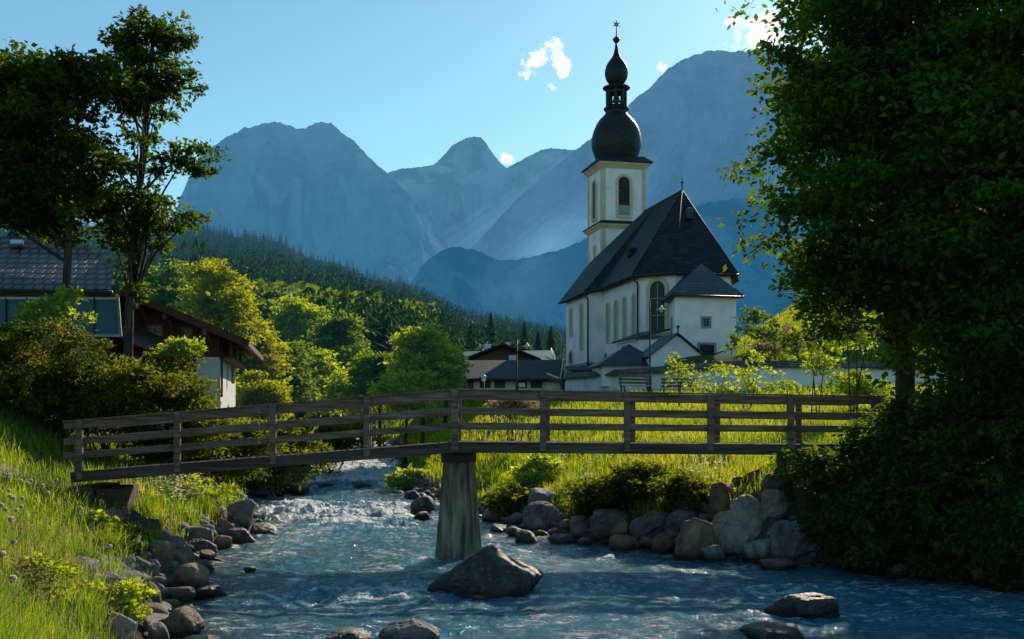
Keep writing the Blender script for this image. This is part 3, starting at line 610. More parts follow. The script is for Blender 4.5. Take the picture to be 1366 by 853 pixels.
    m = LB(); m.tube([CH(4.64, 0, zr), CH(4.64, 0, zr+.45)], .05, 6); m.lathe(CH(4.64, 0, zr+.45), [(.0, 0), (.11, .06), (.11, .14), (0, .2)], 10); m.tube([CH(4.64, 0, zr+.6), CH(4.64, 0, zr+.9)], .03, 6)
    m.build('finial', M['darkmetal'], rf)
    # roof hatches
    m = LB(); p = CH(2.55, -.3, 15.05); m.cbox(p, .42, .5, .8, math.atan2(EX.y, EX.x)); m.build('roof_hatch', M['slate2'], rf, .05)
    m = LB(); p = CH(6.4, -3.2, 12.75); m.cbox(p, .8, .9, .6, math.atan2(EX.y, EX.x)); m.build('dormer', M['slate'], rf, .05)
    # downpipes
    for t, o, zt, zb in ((1.9, -4.45, 10.3, 4.4), (10.0, -5.6, 10.1, 4.4)):
        m = LB(); m.tube([CH(t, o-.45, zt), CH(t, o, zt-.5), CH(t, o, zb)], .07, 6); m.build('downpipe', M['darkmetal'], root)
    # tall narrow windows along the south wall (outward normal = -EX : right vector = -AX... )
    rv = -AX
    def swin(t, o, z0, z1, w, pm=M['tan'], fr=.12, name='window', fm=M['cream']):
        return window(root, CH(t, o, z0), rv, w, z1-z0, fr, fm, pm, origin=org, name=name)
    for t in (3.0, 5.0, 6.95, 8.9): swin(t, -4.3, 6.25, 9.15, .62)
    swin(11.9, -5.5, 5.9, 9.35, .6); swin(14.8, -5.5, 7.25, 9.35, .6)
    swin(14.9, -5.5, 4.95, 5.9, .9, M['rust'], .1)
    swin(9.4, -4.3, 4.9, 5.4, .5, M['glass'], .06)
    dg = (CH(0, -2.4, 0)-CH(1.98, -4.3, 0)).normalized(); mid = (CH(0, -2.4, 6.35)+CH(1.98, -4.3, 6.35))/2
    window(root, mid+dg*.05, dg, 1.12, 3.55, .3, M['cream'], M['glass'], bars=1, origin=org)
    # ---- sacristy annex
    A = [(-4.2, -4.1), (-1.0, -3.2), (0.1, -2.3), (.2, .3), (-4.2, .2)]
    m = LB(); wallpoly(m, A, 3.4, 8.5); an = m.build('sacristy', M['plaster'], root)
    E = [(-4.65, -4.5), (-.9, -3.75), (.6, -2.3), (.6, .6), (-4.65, .5)]; ap = CH(-1.5, -1.1, 10.85); ap2 = CH(.3, -1.0, 10.85)
    m = LB(); ev = [CH(t, o, 8.42) for t, o in E]; lo = [v-Vector((0, 0, .16)) for v in ev]
    m.add(ev+[ap, ap2], [(0, 5, 1), (1, 5, 6, 2), (3, 6, 5, 4), (4, 5, 0)])
    m.add(ev+lo, [(i, (i+1) % 5, 5+(i+1) % 5, 5+i) for i in range(5)]+[(9, 8, 7, 6, 5)])
    m.build('annex_roof', M['slate2'], an)
    m = LB(); m.tube([lo[0]-AX*.05, lo[4]-AX*.05], .07, 6); m.tube([lo[0], lo[1]], .07, 6); m.build('gutter', M['darkmetal'], an)
    window(an, CH(-4.2, -1.95, 6.35), EX, .42, .5, .14, M['greystone'], M['glass'], arch=False, origin=org, bars=1)
    window(an, CH(-4.2, -1.9, 4.38), EX, 1.0, .75, .15, M['greystone'], M['glass'], arch=False, origin=org, bars=3)
    sl_ = (CH(-1, -3.2, 0)-CH(-4.2, -4.1, 0)).normalized()
    window(an, CH(-2.6, -3.65, 6.1), -sl_, .3, .9, .04, M['greystone'], M['glass'], arch=False, origin=org)
    # ---- lean-to below the big window
    m = LB(); L0 = [(-2.2, -5.9), (1.6, -6.1), (1.9, -4.2), (-1.0, -3.0), (-2.6, -3.9)]; wallpoly(m, L0, 3.2, 5.55); lt = m.build('lean_to', M['plaster'], root)
    m = LB(); q = [CH(-2.7, -6.15, 5.55), CH(1.9, -6.4, 5.55), CH(1.9, -4.2, 6.3), CH(-2.4, -3.7, 6.2)]; q2 = [v+Vector((0, 0, .12)) for v in q]
    m.add(q+q2, [(3, 2, 1, 0), (4, 5, 6, 7)]+[(i, (i+1) % 4, 4+(i+1) % 4, 4+i) for i in range(4)]); m.build('lean_to_roof', M['slate2'], lt)
    window(lt, CH(.2, -6.02, 4.3), (CH(-2.2, -5.9, 0)-CH(1.6, -6.1, 0)).normalized(), .45, .9, .08, M['brownwood'], M['rust'], arch=False, origin=org)
    # ---- tower
    t0, t1, o0, o1 = 17.6, 21.5, -2.0, 1.9
    m = LB(); wallpoly(m, [(t0, o0), (t1, o0), (t1, o1), (t0, o1)], 3.0, 22.3); tw = m.build('tower', M['plaster'], root)
    pw = .32
    m = LB()
    for z0, z1 in ((3.1, 16.6), (17.25, 22.0)):
        for t, o in ((t0, o0), (t0, o1), (t1, o0), (t1, o1)):
            st, so_ = (1 if t == t0 else -1), (1 if o == o0 else -1)
            pts = [(t-.04*st, o-.04*so_), (t-.04*st, o+pw*so_), (t+pw*st, o+pw*so_), (t+pw*st, o-.04*so_)]
            if st*so_ > 0: pts = pts[::-1]
            wallpoly(m, pts, z0, z1)
    m.build('corner_pilaster', M['cream'], tw)
    def sqr(m, e, z0, z1, e2=None):
        e2 = e if e2 is None else e2
        vs = [CH(t0-e, o0-e, z0), CH(t1+e, o0-e, z0), CH(t1+e, o1+e, z0), CH(t0-e, o1+e, z0), CH(t0-e2, o0-e2, z1), CH(t1+e2, o0-e2, z1), CH(t1+e2, o1+e2, z1), CH(t0-e2, o1+e2, z1)]
        m.add(vs, [(0, 1, 2, 3), (7, 6, 5, 4)]+[(i, 4+i, 4+(i+1) % 4, (i+1) % 4) for i in range(4)])
    m = LB(); sqr(m, .08, 16.62, 16.85, .3); sqr(m, .33, 16.852, 16.98); m.build('string_course', M['cream'], tw)
    m = LB(); sqr(m, .42, 16.985, 17.05); sqr(m, .40, 17.052, 17.3, .02); m.build('string_roof', M['slate'], tw)
    m = LB(); sqr(m, .06, 21.75, 22.05, .26); sqr(m, .32, 22.052, 22.25); m.build('cornice', M['cream'], tw)
    zt = 17.5
    window(tw, CH(t0, -.05, 17.75), EX, 1.0, 3.3, .22, M['cream'], M['glass'], origin=org, depth=.12)
    m = LB()
    for i in range(6): m.box(CH(t0-.05, -.55, 18.75+i*.27), EX*1.0, AX*-.05, Vector((0, 0, .07)))
    m.build('louvre', M['darkmetal'], tw)
    m = LB(); m.box(CH(t0-.03, -.55, 17.76), EX*1.0, -AX*.05, Vector((0, 0, .85))); m.build('belfry_balustrade', M['greystone'], tw)
    for s_ in (-1, 1): m = LB(); m.box(CH(t0-.1, -.05+s_*.62-.13, 19.75), EX*.26, -AX*.08, Vector((0, 0, .16))); m.build('impost', M['cream'], tw)
    window(tw, CH(19.55, o0, 17.75), rv, .9, 3.2, .2, M['cream'], M['glass'], origin=org, depth=.12)
    window(tw, CH(19.55, o0, 14.1), rv, .4, 1.3, .08, M['cream'], M['tan'], origin=org)
    # onion dome: eight-sided profile
    tc_ = CH((t0+t1)/2, (o0+o1)/2, 0); px = .0651
    def zz(py): return (565-py)*px
    m = LB(); sqr(m, .52, 22.26, 22.34); sqr(m, .52, 22.342, 22.9, -.1); m.build('dome_skirt', M['dome'], tw)
    rot = math.atan2(EX.y, EX.x)+math.pi/8
    def lath(prof, name, mt, n=16, par=tw, sc=1.0):
        m = LB(); m.lathe(tc_, [(r*px*sc, zz(y)) for r, y in prof], n, rot); return m.build(name, mt, par)
    lath([(27, 216), (28.5, 209), (31, 203), (33, 196), (33.6, 189), (33, 182), (31, 174), (28, 167), (23.5, 160), (18.5, 155), (15, 151), (14.6, 146), (17, 145.5), (17, 143.5), (13.5, 143)], 'onion_dome', M['dome'])
    lath([(12.0, 143.5), (11.8, 140)], 'lantern_base', M['dome'])
    m = LB()
    for k in range(8):
        a = rot+math.pi/4*k; p = tc_+Vector((math.cos(a), math.sin(a), 0))*12.0*px
        m.cbox(p+Vector((0, 0, zz(130.5))), .26, .26, 21*px, a)
    for k in range(8):   # arched heads and rail between the posts
        a = rot+math.pi/4*(k+.5); p = tc_+Vector((math.cos(a), math.sin(a), 0))*11.2*px
        m.cbox(p+Vector((0, 0, zz(122))), .12, .62, 4*px, a); m.cbox(p+Vector((0, 0, zz(137.6))), .08, .62, 3*px, a)
    m.build('lantern', M['dome'], tw)
    m = LB(); m.lathe(tc_+Vector((0, 0, zz(133))), [(0, 0), (.3, 0), (.26, .25), (.16, .5), (0, .58)], 12); m.build('bell', M['darkmetal'], tw)
    lath([(13, 120.5), (15, 119), (18.5, 117), (18.5, 115.8), (13, 113.5), (10.5, 112)], 'lantern_cornice', M['dome'])
    lath([(8.5, 112.5), (11.5, 109), (14.3, 104), (15.6, 98), (15.4, 92), (13.6, 86), (10.5, 81), (7, 76.5), (4.4, 72), (3, 67), (2, 61), (1.3, 55.5)], 'small_onion_dome', M['dome'])
    lath([(.9, 57), (4.2, 53.5), (5, 51.5), (4.2, 49.5), (.9, 47)], 'gilded_ball', M['darkmetal'])
    lath([(.9, 48), (.5, 34)], 'spire_rod', M['darkmetal'], 6)
    m = LB(); sc_ = tc_+Vector((0, 0, zz(31)))
    for k in range(6):
        a = math.pi/3*k+math.pi/2; d = EX*math.cos(a)+Vector((0, 0, 1))*math.sin(a); q = EX*-math.sin(a)+Vector((0, 0, 1))*math.cos(a)
        m.add([sc_+d*.44, sc_+q*.09, sc_-q*.09, sc_+AX*.05+d*.05, sc_-AX*.05+d*.05], [(0, 1, 3), (0, 3, 2), (0, 4, 1), (0, 2, 4)])
    m.build('star', M['darkmetal'], tw)
church()
# ---------------------------------------------------------------- porch gable, slate chapel, churchyard wall
def porch():
    D = 66.0; a = Vector((8.5, D, 0)); ex = Vector((.985, .17, 0)).normalized(); ay = Vector((-.17, .985, 0))
    root = empty('gate_porch', (10.1, D, 6.6)); org = Vector(root.location)
    tag(root, 'small white gabled porch with an arched doorway below the sacristy', 'porch')
    W = 3.3; z0, ze, zr = 5.9, 7.15, 8.42
    def P_(x, y, z): return a+ex*x+ay*y+Vector((0, 0, z))-org
    m = MB()
    m.add([P_(0, 0, z0), P_(W, 0, z0), P_(W, 0, ze), P_(W/2, 0, zr), P_(0, 0, ze), P_(0, 3, z0), P_(W, 3, z0), P_(W, 3, ze), P_(W/2, 3, zr), P_(0, 3, ze)],
          [(0, 1, 2, 3, 4), (9, 8, 7, 6, 5), (0, 5, 6, 1), (1, 6, 7, 2), (5, 0, 4, 9), (4, 3, 8, 9), (3, 2, 7, 8)]); m.build('wall', M['plaster'], root)
    m = MB()
    for s in (-1, 1):
        m.beam(P_(W/2, 1.4, zr+.06)+Vector((0, 0, 0)), P_(W/2, 1.4, zr+.06), 0.001, .001) if False else None
        e = P_(W/2+s*(W/2+.22), -.25, ze-.12); r_ = P_(W/2, -.25, zr+.06); d = ay*3.3; u = Vector((0, 0, .09))
        vs = [e, r_, r_+d, e+d, e+u, r_+u, r_+d+u, e+d+u]
        m.add(vs, [(0, 1, 2, 3), (7, 6, 5, 4), (0, 4, 5, 1), (1, 5, 6, 2), (2, 6, 7, 3), (3, 7, 4, 0)])
    m.build('roof', M['slate2'], root)
    m = MB(); m.tube([P_(W/2, -.2, zr+.1), P_(W/2, -.2, zr+.45)], .05, 6); m.lathe(P_(W/2, -.2, zr+.4), [(0, 0), (.1, .05), (.1, .15), (0, .2)], 8); m.build('finial', M['darkmetal'], root)
    window(root, a+ex*(W*.5-.15)+Vector((0, 0, 5.85)), ex, 1.1, 1.15, .12, M['greystone'], M['plaster'], name='door_arch', origin=org, pane_name='door')
    m = MB(); x0 = P_(W+.3, .5, 6.6); pts = [x0, x0+Vector((.9, .2, .35)), x0+Vector((2.6, .5, .85)), x0+Vector((4.6, .7, .85))]
    rl = empty('handrail', x0+org); tag(rl, 'thin dark metal stair handrail rising beside the sacristy wall', 'handrail')
    m.tube([p-x0+Vector((0, 0, .45)) for p in pts], .035, 6); m.build('top_rail', M['darkmetal'], rl)
    for p in pts+[(pts[1]+pts[2])/2]:
        m = MB(); m.tube([p-x0-Vector((0, 0, .7)), p-x0+Vector((0, 0, .44))], .03, 6); m.build('baluster', M['darkmetal'], rl)
porch()
def chapel():
    root = empty('slate_roofed_chapel', (7.4, 68.5, 5.9)); org = Vector(root.location)
    tag(root, 'low outbuilding with a blue-grey pyramid slate roof behind the churchyard wall', 'outbuilding')
    m = MB(); m.prism([(5.6-org.x, 67-org.y), (9.0-org.x, 67-org.y), (8.6-org.x, 70-org.y), (5.2-org.x, 70-org.y)], 0-.6, .75); m.build('wall', M['plaster'], root)
    A = Vector((7.45, 68.7, 8.05))-org; q = [Vector((5.2, 66.5, 6.55))-org, Vector((9.45, 66.5, 6.6))-org, Vector((9.0, 70.5, 6.6))-org, Vector((4.9, 70.5, 6.6))-org]
    m = MB(); m.add([*q, A], [(0, 1, 4), (1, 2, 4), (2, 3, 4), (3, 0, 4), (3, 2, 1, 0)]); m.build('roof', M['slate2'], root)
    r2 = empty('low_shed', (4.9, 73.5, 5.6)); tag(r2, 'low stone shed with a flat dark roof at the foot of the nave', 'shed')
    m = MB(); m.prism([(-.9, -1.2), (1.8, -1.4), (1.5, 1), (-1.1, 1)], -.8, .9); m.build('wall', M['plaster_base'], r2)
    m = MB(); m.add([(-1.1, -1.5, .9), (2.0, -1.7, .9), (1.6, 1.1, 1.25), (-1.3, 1.1, 1.25), (-1.1, -1.5, .98), (2.0, -1.7, .98), (1.6, 1.1, 1.33), (-1.3, 1.1, 1.33)], [(3, 2, 1, 0), (4, 5, 6, 7), (0, 1, 5, 4), (1, 2, 6, 5), (2, 3, 7, 6), (3, 0, 4, 7)]); m.build('roof', M['slate'], r2)
chapel()
def ywall():
    root = empty('churchyard_wall', (11.9, 57, 4.6)); org = Vector(root.location)
    tag(root, 'long white plastered churchyard wall capped with weathered brown tiles', 'wall')
    pts = [(3.9, 76), (3.75, 72.3), (5.6, 68.4), (7.3, 65), (9.6, 61), (11.9, 57.1), (14.3, 57.4), (17.5, 58.2), (21, 59), (26, 60.5), (31, 62)]
    zt = 5.98
    def offs(d):
        out = []
        for i, p in enumerate(pts):
            a = Vector(pts[max(i-1, 0)]); b = Vector(pts[min(i+1, len(pts)-1)]); t = (b-a).normalized(); out.append(Vector(p)+Vector((-t.y, t.x))*d)
        return out
    # resample
    def build(d0, z0, d1, z1, m):
        pass
    A, B = offs(-.2), offs(.2)
    m = MB(); n = len(pts)
    vs = [Vector((p.x, p.y, 3.2))-org for p in A]+[Vector((p.x, p.y, zt))-org for p in A]+[Vector((p.x, p.y, zt))-org for p in B]+[Vector((p.x, p.y, 3.2))-org for p in B]
    m.add(vs, [(i, i+1, n+i+1, n+i) for i in range(n-1)]+[(n+i, n+i+1, 2*n+i+1, 2*n+i) for i in range(n-1)]+[(2*n+i, 2*n+i+1, 3*n+i+1, 3*n+i) for i in range(n-1)]); m.build('wall_face', M['plaster'], root)
    A2, B2, C2 = offs(-.48), offs(.48), offs(0)
    m = MB()
    wob = [random.uniform(-.03, .03) for _ in pts]
    vs = [Vector((p.x, p.y, zt-.04+w_))-org for p, w_ in zip(A2, wob)]+[Vector((p.x, p.y, zt+.04+w_))-org for p, w_ in zip(A2, wob)]+[Vector((p.x, p.y, zt+.36+w_))-org for p, w_ in zip(C2, wob)]+[Vector((p.x, p.y, zt+.02+w_))-org for p, w_ in zip(B2, wob)]
    m.add(vs, [(k*n+i, k*n+i+1, (k+1)*n+i+1, (k+1)*n+i) for k in range(3) for i in range(n-1)]+[(3*n+i, 3*n+i+1, i+1, i) for i in range(n-1)]); m.build('coping', M['oldtiles'], root)
ywall()
# ---------------------------------------------------------------- benches, lamps
def bench(loc, rz, label):
    root = empty('park_bench', loc, rz); tag(root, label, 'bench', 'benches in front of the churchyard wall')
    for k in range(3): m = MB(); m.cbox((0, -.05+k*.16, .45), 1.7, .12, .04); m.build('seat_slat', M['panelframe'], root, .008)
    for k in range(3): m = MB(); m.cbox((0, .40+k*.04, .62+k*.17), 1.7, .04, .11); m.build('back_slat', M['brownwood'], root, .008)
    for s in (-1, 1):
        m = MB(); m.beam((s*.7, -.1, -.1), (s*.7, -.05, .43), .06, .06, (0, 1, 0)); m.beam((s*.7, .36, -.1), (s*.7, .52, 1.02), .06, .06, (0, 1, 0)); m.beam((s*.7, -.1, .42), (s*.7, .38, .42), .05, .05)
        m.build('bench_frame', M['darkmetal'], root)
p = wp(850, 522, 54); bench((p.x, p.y, Hs(p.x, p.y)+.25), R(14), 'slatted park bench beside the tall lamp post in front of the white wall')
p = wp(905, 522, 52); bench((p.x, p.y, Hs(p.x, p.y)+.25), R(-10), 'slatted park bench half hidden by a thin sapling before the white wall')
def swan_lamp(px, base_py, top_py, D, head_px, head_py, label, hr=.26):
    x = (px-HX)/F*D; g = Hs(x, D); zt = CZ+(HY-top_py)/F*D; zh = CZ+(HY-head_py)/F*D; hx = (head_px-px)/F*D
    root = empty('street_lamp', (x, D, g)); tag(root, label, 'street lamp', 'iron street lamps on the meadow path')
    H_ = zt-g; hz = zh-g
    m = MB(); m.tube([(0, 0, -.2), (0, 0, 1.1), (0, 0, 1.15), (0, 0, H_)], [.1, .09, .05, .035], 10); m.build('lamp_post', M['darkmetal'], root)
    m = MB(); m.tube([(0, 0, hz-.25), (hx*.15, 0, hz+.1), (hx*.5, 0, hz+.42), (hx*.85, 0, hz+.36), (hx, 0, hz+.2)], .022, 6); m.tube([(0, 0, hz-.6), (hx*.2, 0, hz-.35), (hx*.12, 0, hz)], .015, 6); m.build('arm', M['darkmetal'], root)
    m = MB(); m.lathe((hx, 0, hz), [(.03, .24), (.07, .18), (.1, .1), (hr, .0), (hr*.96, -.02), (.05, .05)], 18); m.build('lamp_shade', M['snowcap'], root)
    m = MB(); m.lathe((hx, 0, hz-.13), [(0, 0), (.06, .02), (.09, .08), (.06, .15), (0, .16)], 12); m.build('bulb', M['lampglass'], root)
swan_lamp(867, 525, 402, 56, 882.5, 414, 'tall iron street lamp with a curved arm standing in front of the church apse', .32)
swan_lamp(689.5, 528, 452, 60, 703, 463, 'iron street lamp with a curved arm in front of the dark shingled house', .3)
def lantern(px, top_py, D, label):
    x = (px-HX)/F*D; g = Hs(x, D); zt = CZ+(HY-top_py)/F*D-g
    root = empty('lantern_post', (x, D, g)); tag(root, label, 'street lamp', 'iron street lamps on the meadow path')
    m = MB(); m.tube([(0, 0, -.2), (0, 0, .6), (0, 0, zt-.3)], [.06, .04, .03], 8); m.build('lamp_post', M['darkmetal'], root)
    m = MB(); m.lathe((0, 0, zt-.32), [(.03, 0), (.10, .05), (.14, .26)], 6, smooth=False); m.build('lamp_glass', M['lampglass'], root)
    m = MB(); m.lathe((0, 0, zt-.06), [(.2, 0), (.08, .1), (.02, .16)], 12); m.build('lamp_hood', M['snowcap'], root)
lantern(645.5, 502, 58, 'short lantern post in front of the white wall of the shingled house')
# ---------------------------------------------------------------- back house with shingled roof
def shingle_house():
    D = 74.0; root = empty('shingled_house', wp(688, 530, D)); org = Vector(root.location)
    tag(root, 'low white house with a long dark shingled roof and four leaded windows beyond the bridge', 'house')
    def Q(px, py, d): return wp(px, py, d)-org
    k = MB(); k.add([Q(632, 540, D), Q(728, 540, D), Q(728, 503, D), Q(632, 503, D), Q(640, 538, D+7), Q(733, 538, D+7), Q(733, 500, D+7), Q(640, 500, D+7)], [(0, 1, 2, 3), (1, 5, 6, 2), (4, 0, 3, 7), (3, 2, 6, 7), (5, 4, 7, 6)]); k.build('wall', M['white'], root)
    # roof: front slope from eave (D-0.6) up to ridge (D+4)
    k = MB(); e0, e1, r0, r1 = Q(617, 505, D-.8), Q(747, 505.5, D-.8), Q(622, 481, D+4), Q(751, 480, D+4); b0, b1 = Q(624, 507, D+9), Q(752, 507, D+9)
    u = Vector((0, 0, -.18)); k.add([e0, e1, r1, r0, b0, b1, e0+u, e1+u, r1+u, r0+u, b0+u, b1+u], [(0, 1, 2, 3), (3, 2, 5, 4), (6, 0, 3, 9), (1, 7, 8, 2), (6, 7, 1, 0), (9, 3, 4, 10), (2, 8, 11, 5), (7, 6, 9, 8), (8, 9, 10, 11)]); k.build('roof', M['slate'], root)
    k = MB(); k.beam(e1+Vector((.04, 0, -.05)), r1+Vector((.04, 0, .08)), .05, .26); k.beam(Q(748.5, 528, D+.2), Q(748.5, 505, D+.2), .06, .12, (0, 1, 0)); k.build('barge_board', M['white'], root)
    k = MB(); k.beam(e0+Vector((-.04, 0, -.05)), r0+Vector((-.04, 0, .08)), .05, .2); k.build('barge_board', M['white'], root)
    for x0, x1 in ((639, 655.5), (658.5, 675), (688, 704), (707, 724)):
        w_ = (x1-x0)/F*D; window(root, wp((x0+x1)/2, 518, D)-Vector((0, .0, 0)), Vector((1, 0, 0)), w_*.9, .56, .06, M['white'], M['glass'], arch=False, origin=org, bars=3, depth=.06)
    k = MB(); k.box(Q(692, 516.5, D-.12), Vector((.42, 0, 0)), Vector((0, .03, 0)), Vector((0, 0, .3))); k.build('window_sign', M['lampglass'], root)
    # open wooden stair/balcony end with slats at the right
    k = MB(); k.add([Q(728, 505, D-.2), Q(747, 507, D-.2), Q(750, 540, D-.2), Q(727, 540, D-.2), Q(728, 505, D+3), Q(750, 507, D+3), Q(752, 538, D+3)], [(0, 1, 2, 3), (1, 5, 6, 2)]); k.build('side_wall', M['plaster'], root)
    for i in range(6): k = MB(); a_ = Q(730+i*3, 498.5+i*1.3, D-1.2); k.beam(a_, a_+Vector((0.02, .0, -.36)), .09, .05, (0, 1, 0)); k.build('balcony_slat', M['brownwood'], root)
    k = MB(); k.beam(Q(729, 498, D-1.25), Q(746, 505, D-1.25), .08, .1); k.build('balcony_rail', M['white'], root)
shingle_house()
def gable_house():
    D = 84.0; root = empty('gabled_house', wp(676, 500, D)); org = Vector(root.location)
    tag(root, 'wide brown gabled house with two white chimneys rising behind the shingled roof', 'house')
    def Q(px, py, d): return wp(px, py, d)-org
    k = MB(); k.add([Q(630, 520, D), Q(712, 520, D), Q(712, 480, D), Q(671, 462.5, D), Q(630, 480, D)], [(0, 1, 2, 3, 4)]); k.add([Q(712, 520, D), Q(712, 480, D), Q(712, 480, D+8), Q(712, 520, D+8)], [(0, 3, 2, 1)]); k.add([Q(630, 520, D), Q(630, 480, D), Q(630, 480, D+8), Q(630, 520, D+8)], [(0, 1, 2, 3)]); k.build('wall', mat('aged_brown_boards', [(.10, .06, .04), (.22, .14, .10)], scale=2, stretch=(3, 1, .3)), root)
    k = MB(); u = Vector((0, 0, .2)); a, r_, b = Q(617, 482, D-1.3), Q(671, 461, D-1.3), Q(722, 482, D-1.3); dd = Vector((-.6, 10, 0))
    k.add([a, r_, r_+dd, a+dd, a+u, r_+u, r_+dd+u, a+dd+u], [(0, 1, 2, 3), (7, 6, 5, 4), (0, 4, 5, 1), (2, 6, 7, 3), (3, 7, 4, 0)])
    k.add([r_, b, b+dd, r_+dd, r_+u, b+u, b+dd+u, r_+dd+u], [(0, 1, 2, 3), (7, 6, 5, 4), (0, 4, 5, 1), (1, 5, 6, 2), (2, 6, 7, 3)]); k.build('roof', M['slate'], root)
    for x0, x1, y0, y1, d in ((645.5, 654.5, 459.5, 470, D+4), (674.5, 680.5, 457, 466, D+5), (678.5, 689, 474, 484, D-1.0)):
        k = MB(); q = Q(x0, y1, d); k.box(q, Vector(((x1-x0)/F*d, 0, 0)), Vector((0, .6, 0)), Vector((0, 0, (y1-y0)/F*d))); k.build('chimney', M['white'], root, .02)
gable_house()
def green_house():
    D = 96.0; root = empty('green_roofed_barn', wp(675, 500, D)); org = Vector(root.location)
    tag(root, 'long barn with a green sheet roof seen behind the gabled house', 'barn')
    def Q(px, py, d): return wp(px, py, d)-org
    k = MB(); k.add([Q(610, 483, D-2), Q(742, 480, D-2), Q(739, 467.5, D+3), Q(620, 469, D+3), Q(742, 483, D+8), Q(612, 486, D+8)], [(0, 1, 2, 3), (3, 2, 4, 5)]); k.build('roof', M['greenroof'], root)
    k = MB(); k.add([Q(613, 520, D-1), Q(738, 520, D-1), Q(738, 481, D-1), Q(613, 483, D-1)], [(0, 1, 2, 3)]); k.build('wall', M['brownwood'], root)
    k = MB(); k.tube([Q(738, 480, D-2.1), Q(735.5, 465, D+1)], .06, 5); k.build('roof_edge', M['white'], root)
green_house()
# ---------------------------------------------------------------- chalet on the left
def chalet():
    root = empty('brown_chalet', (-15, 50, 5)); org = Vector(root.location)
    tag(root, 'dark red timber chalet with a low gable roof above a white ground floor', 'house')
    def Q(px, py, d): return wp(px, py, d)-org
    D, D2 = 50.0, 58.5
    sx = ((293-HX)/F*D-((313-HX)/F*D2)); dv = Vector((-sx, D2-D, 0))
    k = MB(); a, b, c, d_, e = Q(60, 620, D), Q(293, 620, D), Q(293, 437, D), Q(165, 399, D), Q(60, 440, D)
    k.add([a, b, c, d_, e, a+dv, b+dv, c+dv, d_+dv, e+dv], [(0, 1, 2, 3, 4), (1, 6, 7, 2), (5, 0, 4, 9)]); k.build('timber_wall', M['chaletwood'], root)
    k = MB(); k.box(Q(262, 620, D-.06), Vector(((293-262)/F*D+.03, 0, 0)), Vector((0, .05, 0)), Vector((0, 0, (620-477)/F*D))); q = Q(293, 620, D); k.add([q+Vector((.05, -.06, 0)), q+dv+Vector((.05, 0, 0)), q+dv+Vector((.05, 0, (620-478)/F*D)), q+Vector((.05, -.06, (620-478)/F*D))], [(0, 1, 2, 3)]); k.build('white_wall', M['white'], root)
    k = MB(); u = Vector((0, 0, .24)); r_, e1, w1 = Q(165, 393, D-1.6), Q(332, 462, D-1.0), Q(-10, 462, D-1.6); dd = dv*1.35
    k.add([r_, e1, e1+dd, r_+dd, r_+u, e1+u, e1+dd+u, r_+dd+u], [(0, 3, 2, 1), (4, 5, 6, 7), (0, 1, 5, 4), (1, 2, 6, 5), (2, 3, 7, 6)])
    k.add([w1, r_, r_+dd, w1+dd, w1+u, r_+u, r_+dd+u, w1+dd+u], [(0, 3, 2, 1), (4, 5, 6, 7), (0, 1, 5, 4), (3, 0, 4, 7)]); k.build('roof', M['brownwood'], root)
    k = MB(); k.beam(r_+Vector((0, -.04, .1)), e1+Vector((0, -.04, .1)), .05, .34); k.build('barge_board', M['chaletwood'], root)
    for px_, py_ in ((231, 420), (283, 441), (196, 408)):
        k = MB(); q = Q(px_, py_+6, D); k.beam(q+Vector((0, -1.3, 0)), q+Vector((0, .5, 0)), .16, .24); k.beam(q+Vector((0, -.7, -.02)), q+Vector((0, -.02, -.5)), .12, .12, (1, 0, 0)); k.build('bracket', M['brownwood'], root)
    def cw(px0, px1, py0, py1): window(root, wp((px0+px1)/2, py1, D), Vector((1, 0, 0)), (px1-px0)/F*D, (py1-py0)/F*D, .09, M['brownwood'], M['panelglass'], arch=False, origin=org, bars=1)
    M['panelglass'] = mat('curtained_glass', [(.10, .10, .07), (.22, .2, .15)], scale=4, rough=.2)
    cw(198, 216, 435, 448); cw(245, 256, 439, 447); cw(150, 160, 433, 446)
    for f in (.05, .35, .7):
        k = MB(); q = Q(293, 478, D)+dv*f+Vector((.5, 0, 0)); k.beam(q, q+Vector((0, 0, (478-448)/F*D)), .13, .13, (0, 1, 0)); k.build('balcony_post', M['brownwood'], root)
    k = MB(); q = Q(293, 478, D)+Vector((.02, -.1, -.05)); k.box(q, Vector((.65, 0, 0)), dv, Vector((0, 0, .1))); k.build('balcony_floor', M['brownwood'], root)
    k = MB(); q = Q(293, 478, D)+Vector((.62, -.1, .5)); k.box(q, Vector((.05, 0, 0)), dv, Vector((0, 0, .1))); k.build('balcony_rail', M['brownwood'], root)
    k = MB(); q = Q(305, 512, D+3.5)+Vector((.14, 0, 0)); k.box(q, Vector((.04, 0, 0)), Vector((-.05, .5, 0)), Vector((0, 0, .9))); k.build('narrow_window', M['glass'], root)
    k = MB(); q = Q(296, 530, D-.15); k.tube([q, q+Vector((0, 0, 3.2))], .05, 6); k.build('downpipe', M['darkmetal'], root)
    k = MB(); q = Q(150, 447, 47.2); k.box(q, Vector((2.0, .3, -.9)), Vector((-.2, 3, .8)), Vector((0, 0, .08))); o = k.build('porch_roof', M['oldtiles'], root)
chalet()
